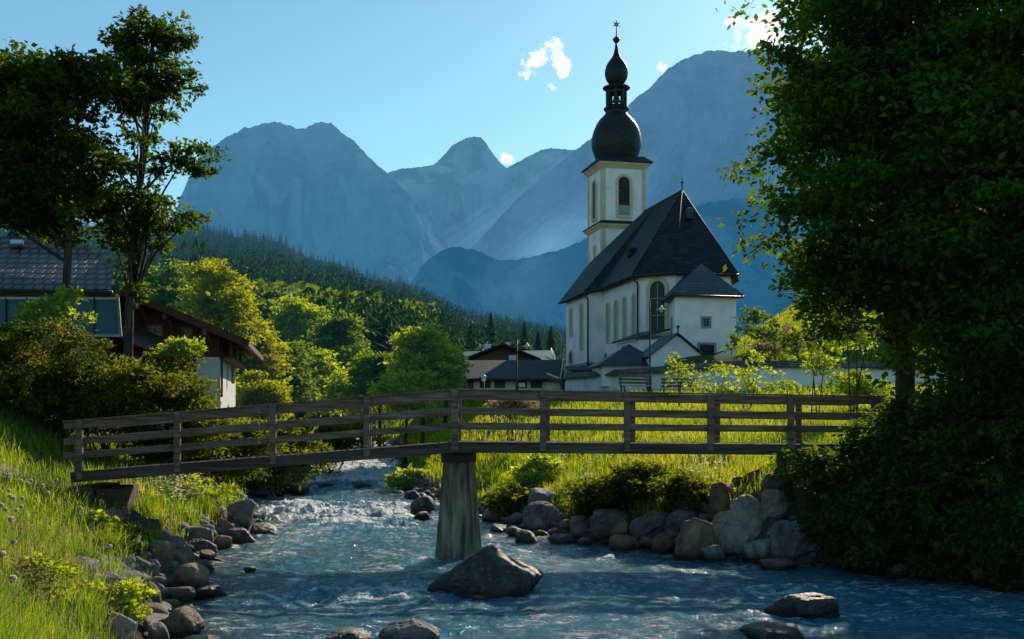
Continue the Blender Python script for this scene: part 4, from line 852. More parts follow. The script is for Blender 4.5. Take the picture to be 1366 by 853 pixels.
def tiled_house():
    D, D2 = 44.0, 49.0; root = empty('tiled_roof_house', (-21, 45, 5.5)); org = Vector(root.location)
    tag(root, 'ochre house with a broad dark brown tiled roof and a small skylight', 'house')
    def Q(px, py, d): return wp(px, py, d)-org
    k = MB(); u = Vector((0, 0, -.22)); e0, e1, r0, r1, v = Q(-420, 375, D), Q(148, 386, D), Q(-420, 305, D2), Q(98, 318, D2), Q(136, 345, D2-1.5); v2 = Q(152, 360, D+1)
    e1b = e1+Vector((.2, 9, 0)); vb = r1+Vector((-.1, 1.0, -.3))
    bk0, bk1 = e0+Vector((0, 11, 0)), e1+Vector((-5.5, 11, 0))
    k.add([e0, e1, v2, v, r1, r0], [(0, 1, 2, 3, 4, 5)]); k.add([e1, bk1, r1, v, v2], [(0, 1, 2, 3, 4)]); k.add([r0, r1, bk1, bk0], [(0, 1, 2, 3)])
    k.add([e0, e1, bk1, bk0, e0+u, e1+u, bk1+u, bk0+u], [(4, 5, 1, 0), (5, 6, 2, 1), (7, 6, 5, 4)]); rf = k.build('roof', M['tiles'], root)
    k = MB(); k.tube([e0+Vector((0, -.1, -.15)), e1+Vector((.1, -.1, -.15))], .09, 8); k.build('gutter', M['darkmetal'], rf)
    # skylight lies on the slope
    s = (r1-e1); s0 = Q(14, 327.5, 47.6); nrm = Vector((1, 0, -.01)).cross((Q(14, 318, D2)-Q(14, 383, D))).normalized()
    k = MB(); sl = (Q(14, 317, D2)-Q(14, 383, D)).normalized(); p0 = Q(13, 383, D)+sl*((Q(14, 317, D2)-Q(14, 383, D)).length*.80); k.box(p0+nrm*.04, Vector((.62, 0, 0)), sl*.6, nrm*.08)
    sk = k.build('skylight', M['panelframe'], rf); k = MB(); k.box(p0+nrm*.121+Vector((.06, 0, 0))+sl*.06, Vector((.5, 0, 0)), sl*.48, nrm*.01); k.build('skylight_pane', mat('sky_lit_glass', [(.45, .55, .6), (.55, .62, .66)], rough=.1), sk)
    k = MB(); k.box(Q(-400, 520, D+.9), Vector((15.1, 0, 0)), Vector((0, 8, 0)), Vector((0, 0, (520-384)/F*D+.1))); k.build('wall', M['ochre'], root)
    for x in range(-40, 130, 28):
        k = MB(); q = Q(x, 390, D); k.box(q, Vector((.12, 0, 0)), Vector((0, .9, .1)), Vector((0, 0, .14))); k.build('rafter_end', M['chaletwood'], rf)
    k = MB(); k.box(Q(107, 402, D+.7), Vector((.35, 0, 0)), Vector((0, .1, 0)), Vector((0, 0, .45))); k.build('shutter', M['orange'], root)
tiled_house()
def blue_screen():
    D = 39.0; root = empty('glazed_screen', wp(0, 447, D)); org = Vector(root.location)
    tag(root, 'long row of blue tinted glass panels in pale frames in front of the ochre house', 'screen')
    xs = [-120, -60, 8, 36, 66, 92, 126, 158]
    for a, b in zip(xs[:-1], xs[1:]):
        k = MB(); k.add([wp(a+1, 447, D)-org, wp(b-1, 447, D)-org, wp(b-1, 399, D+.5)-org, wp(a+1, 399, D+.5)-org], [(0, 1, 2, 3)]); k.build('glass_panel', M['bluepanel'], root)
    for x in xs[1:]:
        k = MB(); wd = .1 if x == 158 else .045; k.beam(wp(x+(3 if x == 158 else 0), 449, D-.03)-org, wp(x-(1 if x == 158 else 0), 397, D+.45)-org, wd, .06, (0, 1, 0)); k.build('mullion', M['panelframe'] if x == 158 else M['darkmetal'], root)
    k = MB(); k.beam(wp(-120, 398, D+.46)-org, wp(158, 398.5, D+.46)-org, .08, .09); k.beam(wp(-120, 448, D-.04)-org, wp(161, 448, D-.04)-org, .08, .09); k.build('screen_rail', M['panelframe'], root)
blue_screen()
# gravel path on the near bank
pa = []
for i in range(14):
    t = i/13; x = lerp(-17, -9.2, t); y = lerp(22.4, 24.3, t)
    pa += [(x, y-.8, Hs(x, y-.8)+.06), (x, y+.8, Hs(x, y+.8)+.06)]
k = MB(); k.add(pa, [(2*i, 2*i+2, 2*i+3, 2*i+1) for i in range(13)]); o = k.build('path', M['gravelpath']); tag(o, kind='structure')
# ---------------------------------------------------------------- rocks
import bmesh
def _ico(sub):
    bm = bmesh.new(); bmesh.ops.create_icosphere(bm, subdivisions=sub, radius=1); bm.verts.ensure_lookup_table()
    v = np.array([x.co[:] for x in bm.verts]); f = np.array([[q.index for q in p.verts] for p in bm.faces]); bm.free(); return v, f
ICO5, ICO4 = _ico(6), _ico(5)
def rock_shape(w, d, h, seed, big=False, peak=None):
    v, f = ICO5 if big else ICO4
    r = np.random.default_rng(seed); n = r.normal(size=(16, 3)); n /= np.linalg.norm(n, axis=1)[:, None]; off = r.uniform(.6, .98, 16); n[:, 2] *= 1.0
    dots = v@n.T; lim = np.where(dots > .05, off[None, :]/np.maximum(dots, .05), 9)
    # soft minimum keeps worn edges
    s = -np.log(np.exp(-lim*17).sum(1)+math.exp(-17*1.15))/17
    p = v*s[:, None]
    nz = fbm(v[:, 0]*1.6+seed, v[:, 1]*1.6, v[:, 2]*1.6, oct=5, s=seed % 97)
    nz2 = fbm(v[:, 0]*5+seed, v[:, 1]*5, v[:, 2]*5, oct=4, s=seed % 89, ridged=True)
    p *= (1+.17*nz+.06*nz2)[:, None]; tp = r.uniform(.0, .2); zz_ = p[:, 2:3]; p[:, :2] *= 1-tp*np.clip(zz_, -1, 1); p[:, :1] += (0 if peak else r.uniform(-.15, .15))*zz_
    ext = p.max(0)-p.min(0); p = p/ext*np.array([w, d, h]); p[:, 2] -= p[:, 2].min()
    if peak is not None: p[:, 2] = h*np.tanh(.6*p[:, 2]/h)/math.tanh(.6)
    if peak is None: p[:, 2] = h*np.tanh(1.25*p[:, 2]/h)/math.tanh(1.25)
    if peak is not None:
        p[:, :2] -= (p[:, :2].max(0)+p[:, :2].min(0))/2; f_ = np.clip(p[:, 2]/h-.33, 0, 1)/.67; e_ = np.where(p[:, 0] < 0, 1-.72*f_, 1-.40*f_); p[:, 0] = p[:, 0]*e_+(peak-.5)*w*f_*1.0; p[:, 1] *= 1-.3*f_
    p[:, :2] -= (p[:, :2].max(0)+p[:, :2].min(0))/2
    return p, f
def rock(px, py, w, h, style, label, seed, group=None, D=None, big=False, rz=0, name='boulder', sink=.16):
    q = hit(px, py) if D is None else wp(px, py, D)
    if 45 <= seed <= 58: w, h = w*1.15, h*1.08
    W_ = w/F*q.y; Hh = h/F*q.y*1.0; dp = max(W_*.8, Hh*.9)
    bury = .85; p, f = rock_shape(W_, dp, Hh*(1+bury), seed, big, .62 if seed == 11 else None)
    o = npmesh(name, p, f, M['rock_'+style], smooth=True)
    base = q.z if D is None else q.z
    o.location = (q.x, q.y+dp*.42, base-Hh*bury); o.rotation_euler = (0, 0, rz)
    tag(o, label, 'rock', group); return o
RK = [
 (643, 800, 196, 66, 'dark', 'huge dark boulder with pale lichen in mid stream before the bridge pier', 11, 1),
 (639, 806, 21, 10, 'brown', 'small reddish stone awash right below the huge mid stream boulder', 12, 0),
 (543, 866, 84, 35, 'grey', 'pale grey pointed rock cut off by the bottom edge of the picture', 13, 1),
 (459, 862, 62, 18, 'dark', 'flat wet rock barely above the water at the bottom edge, left of the pointed rock', 14, 0),
 (1076, 826, 106, 31, 'dark', 'long dark low rock lying in sparkling water in the lower right of the stream', 15, 1),
 (1040, 862, 100, 24, 'dark', 'submerged brown rock at the bottom edge below the long dark low rock', 16, 0),
 # right bank, far to near
 (562, 692, 22, 9, 'brown', 'small red brown stone at the waterline just left of the pier', 20, 0),
 (563, 684, 34, 22, 'dark', 'dark stone on the far waterline left of the pier, above the red brown one', 21, 0),
 (550, 668, 24, 14, 'dark', 'small dark stone on the upstream waterline beside yellow weeds', 22, 0),
 (660, 700, 36, 26, 'grey', 'grey stone tucked against the bank directly right of the pier', 24, 0),
 (663, 713, 26, 13, 'grey', 'low pale stone at the waterline right of the pier', 25, 0),
 (722, 708, 52, 38, 'grey', 'bluish grey boulder under the flat slab right of the pier', 26, 0),
 (731, 682, 54, 30, 'grey', 'flat topped grey slab set in the bank below the meadow', 27, 0),
 (690, 704, 24, 18, 'grey', 'rounded grey stone between the pier and the bluish boulder', 28, 0),
 (686, 717, 24, 14, 'grey', 'small rounded stone at the water edge left of the mossy rock', 29, 0),
 (702, 726, 30, 18, 'dark', 'dark stone in the shallows left of the mossy rock', 30, 0),
 (721, 719, 26, 11, 'moss', 'low rock topped with bright green moss at the water edge', 31, 0),
 (752, 728, 40, 14, 'dark', 'flat dark rock in the shallows right of the mossy rock', 32, 0),
 (775, 718, 32, 28, 'grey', 'upright grey rock left of the broad grey boulder', 33, 0),
 (822, 722, 68, 38, 'grey', 'broad rugged grey boulder in the middle of the right bank', 34, 1),
 (781, 730, 24, 12, 'grey', 'small grey stone in front of the upright grey rock', 35, 0),
 (830, 727, 30, 28, 'brown', 'pointed reddish rock leaning on the broad grey boulder', 36, 0),
 (834, 736, 42, 20, 'brown', 'low reddish rock in front of the pointed reddish rock', 37, 0),
 (864, 716, 48, 22, 'grey', 'smooth grey rock just right of the broad grey boulder', 38, 0),
 (884, 704, 52, 20, 'grey', 'sunlit pale topped flat rock below the dark bush', 39, 0),
 (910, 708, 46, 28, 'grey', 'rounded grey rock with a sunlit crest left of the stacked boulders', 40, 0),
 (924, 696, 60, 34, 'dark', 'large dark layered rock under the meadow edge left of the boulder stack', 41, 0),
 (861, 734, 24, 16, 'brown', 'small brown stone left of the rounded brown rock', 42, 0),
 (885, 739, 34, 26, 'brown', 'rounded brown rock with a sunlit rim at the water edge', 43, 0),
 (911, 738, 26, 20, 'brown', 'dark brown rock right of the rounded brown rock', 44, 0),
 (934, 748, 52, 52, 'brown', 'steep tan rock sloping into the water at the foot of the boulder stack', 45, 0),
 (970, 728, 40, 42, 'pale', 'tan boulder leaning behind the round pale boulder', 46, 0),
 (989, 746, 52, 42, 'pale', 'large round pale boulder at the foot of the boulder stack', 47, 1),
 (952, 752, 28, 22, 'grey', 'bluish stone at the waterline left below the round pale boulder', 48, 0),
 (1015, 750, 38, 28, 'pale', 'pale boulder at the waterline right of the round pale boulder', 49, 0),
 (1039, 728, 38, 34, 'dark', 'dark rounded boulder in the middle of the boulder stack', 50, 0),
 (1068, 754, 62, 52, 'grey', 'big shaded grey boulder at the right foot of the boulder stack', 51, 1),
 (968, 688, 42, 38, 'brown', 'pinkish angular boulder at the upper left of the boulder stack', 52, 1),
 (1009, 712, 54, 46, 'pale', 'tall pale grey boulder in the centre of the boulder stack', 53, 1),
 (1009, 650, 26, 22, 'brown', 'small brown rock on top of the boulder stack beside the abutment', 54, 0),
 (987, 656, 22, 18, 'grey', 'small grey rock between the pinkish boulder and the top brown rock', 55, 0),
 (1044, 664, 40, 34, 'grey', 'blue grey boulder at the top right of the stack under the leaves', 56, 0),
 (1036, 696, 34, 36, 'pale', 'shaded boulder below the blue grey one near the hanging leaves', 57, 0),
 (1041, 762, 44, 14, 'grey', 'flat bluish stone lying in the water below the shaded grey boulder', 58, 0),
 (1155, 766, 50, 36, 'grey', 'lichen spotted boulder at the shaded waterline under the hanging branches', 59, 0),
 (1203, 772, 34, 20, 'pale', 'pale wedge shaped stone on the shaded waterline', 60, 0),
 (1290, 777, 26, 14, 'grey', 'small shaded stone on the waterline left of a wide pale one', 61, 0),
 (1321, 782, 46, 22, 'pale', 'wide pale stone on the shaded waterline under the big trees', 62, 0),
 (1358, 786, 28, 12, 'grey', 'last stone on the shaded waterline at the right edge', 63, 0),
 (1108, 756, 34, 24, 'dark', 'dark rock under the leaves between the boulder stack and the lichen spotted boulder', 64, 0),
 (1245, 776, 30, 14, 'dark', 'dark low rock in deep shade on the right waterline', 65, 0),
 # left bank
 (104, 662, 16, 14, 'grey', 'small grey stone beside the low end of the bridge beam', 70, 0),
 (146, 700, 34, 20, 'brown', 'dark rock with a pale edge below the brown abutment', 71, 0),
 (176, 711, 36, 28, 'dark', 'dark brown rock in the grass right of the abutment', 72, 0),
 (202, 709, 22, 16, 'dark', 'small dark rock in the grass above the mossy waterline', 73, 0),
 (166, 760, 24, 18, 'grey', 'bluish stone half hidden in grass on the left bank', 74, 0),
 (211, 756, 40, 34, 'brown', 'large bluish dark boulder at the grass edge of the left bank', 75, 1),
 (199, 771, 22, 24, 'grey', 'upright grey stone below the large bluish boulder', 76, 0),
 (241, 765, 30, 32, 'brown', 'smooth light brown egg shaped boulder on the left waterline', 77, 0),
 (258, 726, 46, 22, 'grey', 'long grey rock with a smooth back on the left bank', 78, 0),
 (262, 741, 48, 20, 'dark', 'dark wet rock below the long smooth grey rock', 79, 0),
 (291, 735, 30, 20, 'brown', 'brown flat rock at the waterline right of the long grey rock', 80, 0),
 (298, 716, 30, 24, 'brown', 'dark rounded rock behind the wedge shaped dark one on the left waterline', 81, 0),
 (319, 726, 42, 20, 'dark', 'nearly black wedge shaped rock jutting into the stream', 82, 0),
 (347, 715, 40, 16, 'dark', 'dark flat rock jutting farthest into the stream on the left', 83, 0),
 (315, 696, 44, 28, 'grey', 'layered grey rock below the white flowering weeds', 84, 0),
 (267, 747, 32, 12, 'brown', 'thin dark slab at the waterline above the ridged dark stone', 85, 0),
 (266, 765, 34, 17, 'grey', 'ridged grey stone in the shallows right of the egg shaped boulder', 86, 0),
 (249, 788, 50, 34, 'brown', 'big sloping grey rock entering the water on the left', 87, 0),
 (225, 790, 38, 20, 'dark', 'dark rock wedged under the big sloping grey rock', 88, 0),
 (278, 799, 50, 17, 'dark', 'low black rock out in the shallows of the left bank', 89, 0),
 (231, 807, 50, 22, 'brown', 'blue black flat rock at the left waterline', 90, 0),
 (198, 816, 24, 38, 'moss', 'mossy orange brown rock under overhanging grass', 91, 0),
 (183, 818, 20, 18, 'dark', 'small dark stone left of the mossy orange rock', 92, 0),
 (235, 852, 62, 38, 'brown', 'big dark brown rock with a pale ridge in the lower left water', 93, 1),
 (152, 862, 52, 42, 'pale', 'rounded pale rock behind dry stalks at the bottom left', 94, 1),
 (207, 864, 30, 30, 'grey', 'smooth grey stone beside the big dark brown rock at the bottom', 95, 0),
 (280, 862, 28, 12, 'dark', 'small dark stone at the bottom edge right of the big dark brown rock', 96, 0),
 (332, 764, 18, 7, 'pale', 'small pale stone breaking the water off the left bank', 97, 0),
 (392, 660, 38, 14, 'dark', 'flat dark rock beside the white cascade on the left', 98, 0),
 (435, 651, 22, 8, 'dark', 'small dark rock in the cascade, left of its twin', 99, 0),
 (482, 651, 26, 8, 'dark', 'small dark rock in the middle of the cascade', 100, 0),
 (370, 650, 26, 18, 'grey', 'grey rock under the shrubs left of the cascade', 101, 0),
 (340, 662, 30, 14, 'dark', 'dark rock at the shaded foot of the shrubs on the far left bank', 102, 0),
 (286, 694, 26, 16, 'brown', 'brown rock under dry grass above the left waterline', 103, 0),
 (540, 652, 26, 12, 'dark', 'dark rock on the right end of the weir', 104, 0),
]
BACKR = {731, 924}
for (px, py, w_, h_, st, lb, sd_, bg_) in RK:
    if st == 'dark' or 1: rock(px, py, w_, h_, st, lb, sd_, big=bool(bg_), rz=random.uniform(-.25, .25))
# small uncountable stones and rubble along both waterlines
def rubble():
    v, f = _ico(3); V = []; Fs = []; b = 0
    for i in range(2600):
        left = i % 3 == 0; y = 14+math.exp(random.uniform(0, math.log(42)))
        if left: x = XL(y)+random.uniform(-1.2, .3)/(1 if y > 12 else 2)
        else: x = XR(y)+random.uniform(-.5, 1.7)
        if not left and random.random() < .35: x += random.uniform(0, 1)
        s = abs(random.gauss(0, .08))+.04; z = max(Hs(x, y), -.2)
        p, ff = v.copy(), f
        k = rng.normal(size=3)*.3; p = p*(1+.25*vnoise(p[:, 0]*1.5+i, p[:, 1]*1.5, p[:, 2]*1.5))[:, None]*np.array([1+k[0]*.5, 1+k[1]*.5, .65])*s
        V.append(p+np.array([x, y, z+s*.2])); Fs.append(ff+b); b += len(p)
    o = npmesh('rubble', np.vstack(V), np.vstack(Fs), M['rock_grey'], smooth=True); tag(o, 'small grey stones scattered along both edges of the stream', 'stones', kind='stuff')
rubble()
# ---------------------------------------------------------------- foliage builders
def unit(a): return a/np.maximum(np.linalg.norm(a, axis=-1, keepdims=True), 1e-9)
def leaves(P, size, droop=.25, aspect=.55, r=None, var=.35, out=None):
    """one folded rhombic leaf per point"""
    r = r or rng; n = len(P)
    d = r.normal(size=(n, 3)); d[:, 2] = d[:, 2]*.7-droop
    if out is not None: d = d+out*.9
    d = unit(d); up = r.normal(size=(n, 3))*.75; up[:, 2] += .8; s = unit(np.cross(d, up)); nn = np.cross(s, d)
    L = (size*(1+var*r.normal(size=n)).clip(.4, 1.8))[:, None]
    V = np.stack([P, P+d*L*.45+s*L*aspect*.5+nn*L*.08, P+d*L, P+d*L*.45-s*L*aspect*.5+nn*L*.08], 1).reshape(-1, 3)
    return V, np.arange(n*4).reshape(n, 4)
def crown_pts(blobs, nclus, r, gap=.0, freq=.6, seed=0, shell=2.0):
    """cluster centres in a union of ellipsoids (cx,cy,cz,rx,ry,rz)"""
    B = np.array(blobs, float); vol = B[:, 3]*B[:, 4]*B[:, 5]; pr = vol**.8; pr /= pr.sum(); out = []
    cnt = 0
    while cnt < nclus:
        k = r.choice(len(B), size=nclus, p=pr); d = unit(r.normal(size=(nclus, 3))); rad = r.uniform(0, 1, nclus)**(1/(3+shell)); edge = 1+.16*fbm(d[:, 0]*2+k, d[:, 1]*2, d[:, 2]*2, oct=3, s=seed)
        p = B[k, :3]+d*B[k, 3:6]*(rad*edge)[:, None]
        nz = fbm(p[:, 0]*freq, p[:, 1]*freq, p[:, 2]*freq, oct=3, s=seed+7)
        p = p[nz > gap-.25]; out.append(p); cnt += len(p)
    return np.vstack(out)[:nclus]
def foliage(blobs, nclus, per, spread, size, r, gap=0., freq=.6, seed=0, droop=.25, shell=2., flat=.6, aspect=.55):
    """leaf sprays set along boughs: each bough is a flat, slightly drooping pad of clusters with air between pads"""
    K_ = 6; nb = max(4, nclus//K_)
    C_ = crown_pts(blobs, nb, r, gap, freq, seed, shell); B = np.array(blobs, float)
    dist = (((C_[:, None, :]-B[None, :, :3])/B[None, :, 3:6])**2).sum(2); k = dist.argmin(1)
    out = C_-B[k, :3]; out[:, 2] *= .25; out = unit(out+r.normal(size=out.shape)*.35*np.linalg.norm(out, axis=1).mean()); out[:, 2] = out[:, 2]*.5+.05
    side = unit(np.cross(out, np.array([0, 0, 1.0]))); L = spread*r.uniform(1.6, 4.2, nb)
    t = r.uniform(-1, 1, (nb, K_)); w_ = r.normal(size=(nb, K_))*(.42*(1.15-np.abs(t)))
    cc = C_[:, None, :]+out[:, None, :]*(t*L[:, None])[..., None]+side[:, None, :]*(w_*L[:, None])[..., None]
    cc[..., 2] += -np.maximum(t, 0)**2*L[:, None]*.35+r.normal(size=t.shape)*.10*L[:, None]
    off = r.normal(size=(nb, K_, per, 3))*spread*.62*np.array([1, 1, flat*.75]); sc = r.uniform(.5, 1.3, size=(nb, K_, 1, 1))
    P = (cc[:, :, None, :]+off*sc).reshape(-1, 3)
    V, Fa = leaves(P, size, droop, aspect, r, out=unit((off+out[:, None, None, :]*spread*.4).reshape(-1, 3)))
    foliage.twigs = [(C_[i]-out[i]*L[i]*1.2, C_[i], cc[i, t[i].argmax()]) for i in range(nb)]
    return V, Fa, C_
def limbs(mb, base, top, r0, r1, targets, nlimb, r, start=.25, n=8):
    """trunk with slight wander + limbs curving to crown clusters + secondary twigs"""
    base, top = np.array(base, float), np.array(top, float); k = 9; ts = np.linspace(0, 1, k)
    H_ = np.linalg.norm(top-base); w1, w2 = r.uniform(0, 6, 2)
    tr = [base+(top-base)*t+np.array([math.sin(t*4+w1), math.cos(t*5+w2), 0])*H_*.012*math.sin(math.pi*t) for t in ts]
    rad = [r0*(1.25 if i == 0 else 1)*(1-t)+r1*t for i, t in enumerate(ts)]
    mb.tube(tr, rad, n)
    idx = r.choice(len(targets), size=min(nlimb, len(targets)), replace=False)
    for i in idx:
        T = targets[i]; hz = (T[2]-base[2])/(top[2]-base[2]); t = np.clip(hz-r.uniform(.08, .25), start, .97); a = base+(top-base)*t
        L = np.linalg.norm(T-a); m1 = a+(T-a)*.4+np.array([0, 0, .10*L]); m2 = a+(T-a)*.75+np.array([0, 0, .08*L])+r.normal(size=3)*.04*L
        rr = (r0*(1-t)+r1*t)*.5; mb.tube([a, m1, m2, T], [rr, rr*.65, rr*.35, .012], 5)
def add_twigs(mb, b, rad=.012, step=2):
    for a, c, e in foliage.twigs[::step]: mb.tube([a-b, c-b, e-b], [rad, rad*.8, rad*.3], 4)
def tree(name, label, base, top, r0, blobs, nclus, per, spread, size, lm, seed, group=None, nlimb=26, cat='tree', gap=0., freq=.6, droop=.25, shell=2., trunk2=None, start=.25, flat=.6):
    r = np.random.default_rng(seed); base = Vector(base)
    root = empty(name, base); tag(root, label, cat, group)
    V, Fa, C_ = foliage(blobs, nclus, per, spread, size, r, gap, freq, seed, droop, shell, flat)
    b = np.array(base); npmesh('crown', V-b, Fa, lm, root)
    mb = MB(); limbs(mb, (0, 0, -.4), np.array(top)-b, r0, r0*.25, C_-b, nlimb, r, start)
    if trunk2: limbs(mb, np.array(trunk2[0])-b, np.array(trunk2[1])-b, trunk2[2], trunk2[2]*.25, C_-b, nlimb//2, r, start)
    add_twigs(mb, b, r0*.06)
    mb.build('trunk', M['bark'], root); return root
def pb(px, py, D, rx, ry, rd):
    """ellipsoid from photo-plane size at depth D; rd in metres"""
    p = wp(px, py, D); return (p.x, p.y, p.z, rx/F*D, rd, ry/F*D)
# ---- big trees on the right
D = 22.5
bl = [pb(1150, 60, 23, 92, 110, 2.2), pb(1135, 190, 22.5, 74, 90, 1.9), pb(1130, 280, 22, 70, 75, 1.8), pb(1155, 350, 22.5, 88, 52, 2.0), pb(1205, 220, 23, 120, 180, 2.4),
      pb(1225, 20, 23.5, 150, 130, 2.4), pb(1105, 100, 23, 48, 52, 1.2), pb(1220, 375, 22.5, 85, 48, 1.8), pb(1085, 352, 22.4, 40, 26, .9), pb(1150, -80, 24, 120, 90, 2.2), pb(1130, 425, 23, 60, 18, .9),
      pb(1022, 222, 22.6, 26, 8, .5), pb(1045, 60, 23, 24, 12, .5), pb(1045, 150, 23, 26, 12, .5), pb(1040, 300, 22.6, 22, 12, .5), pb(1020, 352, 22.4, 24, 12, .5)]
g = Hs((1207-HX)/F*24, 24.5)
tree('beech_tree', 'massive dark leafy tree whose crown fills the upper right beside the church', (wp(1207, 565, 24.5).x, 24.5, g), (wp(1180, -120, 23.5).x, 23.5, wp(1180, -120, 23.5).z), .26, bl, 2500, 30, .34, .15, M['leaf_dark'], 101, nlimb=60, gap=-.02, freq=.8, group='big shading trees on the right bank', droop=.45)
bl = [pb(1330, 80, 21.5, 120, 190, 2.6), pb(1330, 330, 21, 120, 160, 2.4), pb(1400, 200, 20, 140, 260, 2.5), pb(1310, 430, 21, 85, 75, 1.9), pb(1500, 100, 20, 150, 330, 3), pb(1390, 480, 20, 100, 110, 2.0)]
g = Hs((1346-HX)/F*22.5, 22.5)
tree('beech_tree', 'dark leafy tree at the right edge with its trunk showing near the frame', (wp(1346, 565, 22.5).x, 22.5, g), (wp(1360, -160, 21.5).x, 21.8, wp(1360, -160, 21.5).z), .24, bl, 3000, 30, .34, .15, M['leaf_dark'], 102, nlimb=50, gap=-.1, freq=.7, group='big shading trees on the right bank', droop=.45)
# single projecting sprays on the left outline of the big tree
r_ = np.random.default_rng(55)
def shrub(name, label, base, blobs, nclus, per, spread, size, lm, seed, group=None, gap=0., cat='shrub', nlimb=14, droop=.2, flat=.7, stemr=.03, shell=2.):
    r = np.random.default_rng(seed); base = Vector(base); root = empty(name, base); tag(root, label, cat, group)
    V, Fa, C_ = foliage(blobs, nclus, per, spread, size, r, gap, .8, seed, droop, shell, flat); b = np.array(base); npmesh('foliage', V-b, Fa, lm, root)
    mb = MB()
    for i in r.choice(len(C_), min(nlimb, len(C_)), replace=False):
        T = C_[i]-b; a = np.array([r.normal()*.15, r.normal()*.15, -.2]); mb.tube([a, a+(T-a)*.5+np.array([0, 0, .15]), T], [stemr, stemr*.7, stemr*.25], 5)
    mb.build('stem', M['bark'], root); return root
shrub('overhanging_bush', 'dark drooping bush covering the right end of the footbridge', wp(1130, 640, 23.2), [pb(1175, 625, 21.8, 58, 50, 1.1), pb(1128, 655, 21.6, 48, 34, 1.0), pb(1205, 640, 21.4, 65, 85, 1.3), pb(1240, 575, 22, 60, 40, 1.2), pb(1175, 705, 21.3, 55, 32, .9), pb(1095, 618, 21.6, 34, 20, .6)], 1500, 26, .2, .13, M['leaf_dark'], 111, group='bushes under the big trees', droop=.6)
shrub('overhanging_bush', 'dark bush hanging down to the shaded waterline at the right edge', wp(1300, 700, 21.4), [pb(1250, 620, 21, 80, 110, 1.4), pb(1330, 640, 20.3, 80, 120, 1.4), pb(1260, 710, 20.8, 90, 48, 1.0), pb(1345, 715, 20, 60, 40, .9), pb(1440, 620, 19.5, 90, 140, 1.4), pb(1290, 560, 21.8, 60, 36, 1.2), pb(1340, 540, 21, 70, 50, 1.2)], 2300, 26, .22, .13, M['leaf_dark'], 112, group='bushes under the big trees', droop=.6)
for i, (px, py, D, rx, ry, lb) in enumerate([(1035, 360, 22, 45, 26, 0), (1000, 225, 22.5, 26, 9, 0), (1010, 35, 23, 26, 9, 0)]): pass
# ---- maples on the left
p = wp(85, 470, 35); base1 = (p.x, 35, 3.4)
bl = [pb(60, 170, 35, 100, 90, 1.9), pb(0, 190, 35.5, 90, 95, 2.0), pb(75, 245, 35, 80, 60, 1.7), pb(20, 268, 35, 65, 36, 1.5), pb(110, 120, 35, 55, 42, 1.2), pb(50, 115, 35, 48, 38, 1.1), pb(90, 350, 34.6, 12, 36, .3), pb(-90, 200, 36, 90, 110, 2)]
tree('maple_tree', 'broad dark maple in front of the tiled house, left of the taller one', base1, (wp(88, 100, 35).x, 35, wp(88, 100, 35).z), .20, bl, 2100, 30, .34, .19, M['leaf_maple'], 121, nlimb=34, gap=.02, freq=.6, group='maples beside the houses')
p = wp(168, 470, 37)
bl = [pb(205, 52, 37, 40, 38, 1.0), pb(168, 75, 37, 32, 28, .9), pb(216, 95, 37, 38, 24, .9), pb(180, 130, 37, 42, 36, 1.0), pb(158, 190, 37, 36, 44, 1.0), pb(205, 165, 37, 22, 16, .6), pb(145, 250, 37, 42, 38, 1.0), pb(215, 225, 37, 46, 12, .6), pb(262, 210, 37, 22, 15, .5), pb(255, 232, 37, 16, 12, .4), pb(200, 285, 37, 55, 20, .9), pb(255, 292, 37, 24, 14, .5), pb(291, 286, 37, 16, 9, .4), pb(165, 310, 37, 40, 24, .8), pb(176, 375, 36.6, 16, 42, .4), pb(218, 28, 37, 22, 20, .6)]
tree('maple_tree', 'tall open maple with light gaps and long side boughs beside the brown chalet', (p.x, 37, 4.0), (wp(205, 20, 37).x, 37, wp(205, 20, 37).z), .19, bl, 720, 24, .25, .18, M['leaf_maple'], 122, nlimb=46, gap=.05, freq=.9, group='maples beside the houses')
# ---- shrubs on the left bank
for i, (px, py, D, bl, n, lm, lb) in enumerate([
    (30, 520, 31, [(20, 495, 70, 48), (-50, 480, 80, 60), (60, 460, 40, 28), (90, 520, 50, 42)], 1150, 'leaf_shrub', 'dark dense shrub at the far left below the glass screen'),
    (140, 540, 31.5, [(140, 510, 62, 46), (165, 488, 45, 24), (110, 540, 55, 34), (190, 530, 50, 42)], 1100, 'leaf_shrub', 'wide shrub with sunlit yellowish top below the tall maple'),
    (240, 560, 33, [(225, 530, 36, 42), (212, 488, 30, 20), (250, 575, 34, 30), (225, 580, 46, 34)], 1050, 'leaf_shrub', 'sunlit green shrub in front of the brown chalet'),
    (300, 600, 36, [(285, 580, 34, 34), (310, 610, 32, 26), (260, 610, 36, 26), (335, 590, 26, 26)], 620, 'leaf_shrub', 'green shrub reaching down to the left bank behind the bridge'),
    (370, 610, 44, [(360, 600, 30, 26), (395, 610, 26, 20), (340, 615, 26, 22), (380, 585, 22, 18)], 460, 'leaf_shrub', 'shaded shrub above the cascade on the left bank'),
    (440, 600, 55, [(430, 590, 30, 20), (460, 580, 24, 16), (405, 585, 26, 18)], 380, 'leaf_shrub', 'shaded shrub farthest upstream on the left bank')]):
    q = wp(px, py, D); g = Hs(q.x, D)
    sz = .12 if D < 34 else .14
    shrub('shrub', lb, (q.x, D, g), [pb(a, b, D+random.uniform(-.6, .6), c, d_, c/F*D*1.1) for a, b, c, d_ in bl], n, 26, .22*D/32, sz*D/32, M[lm], 130+i, 'shrubs along the left bank')
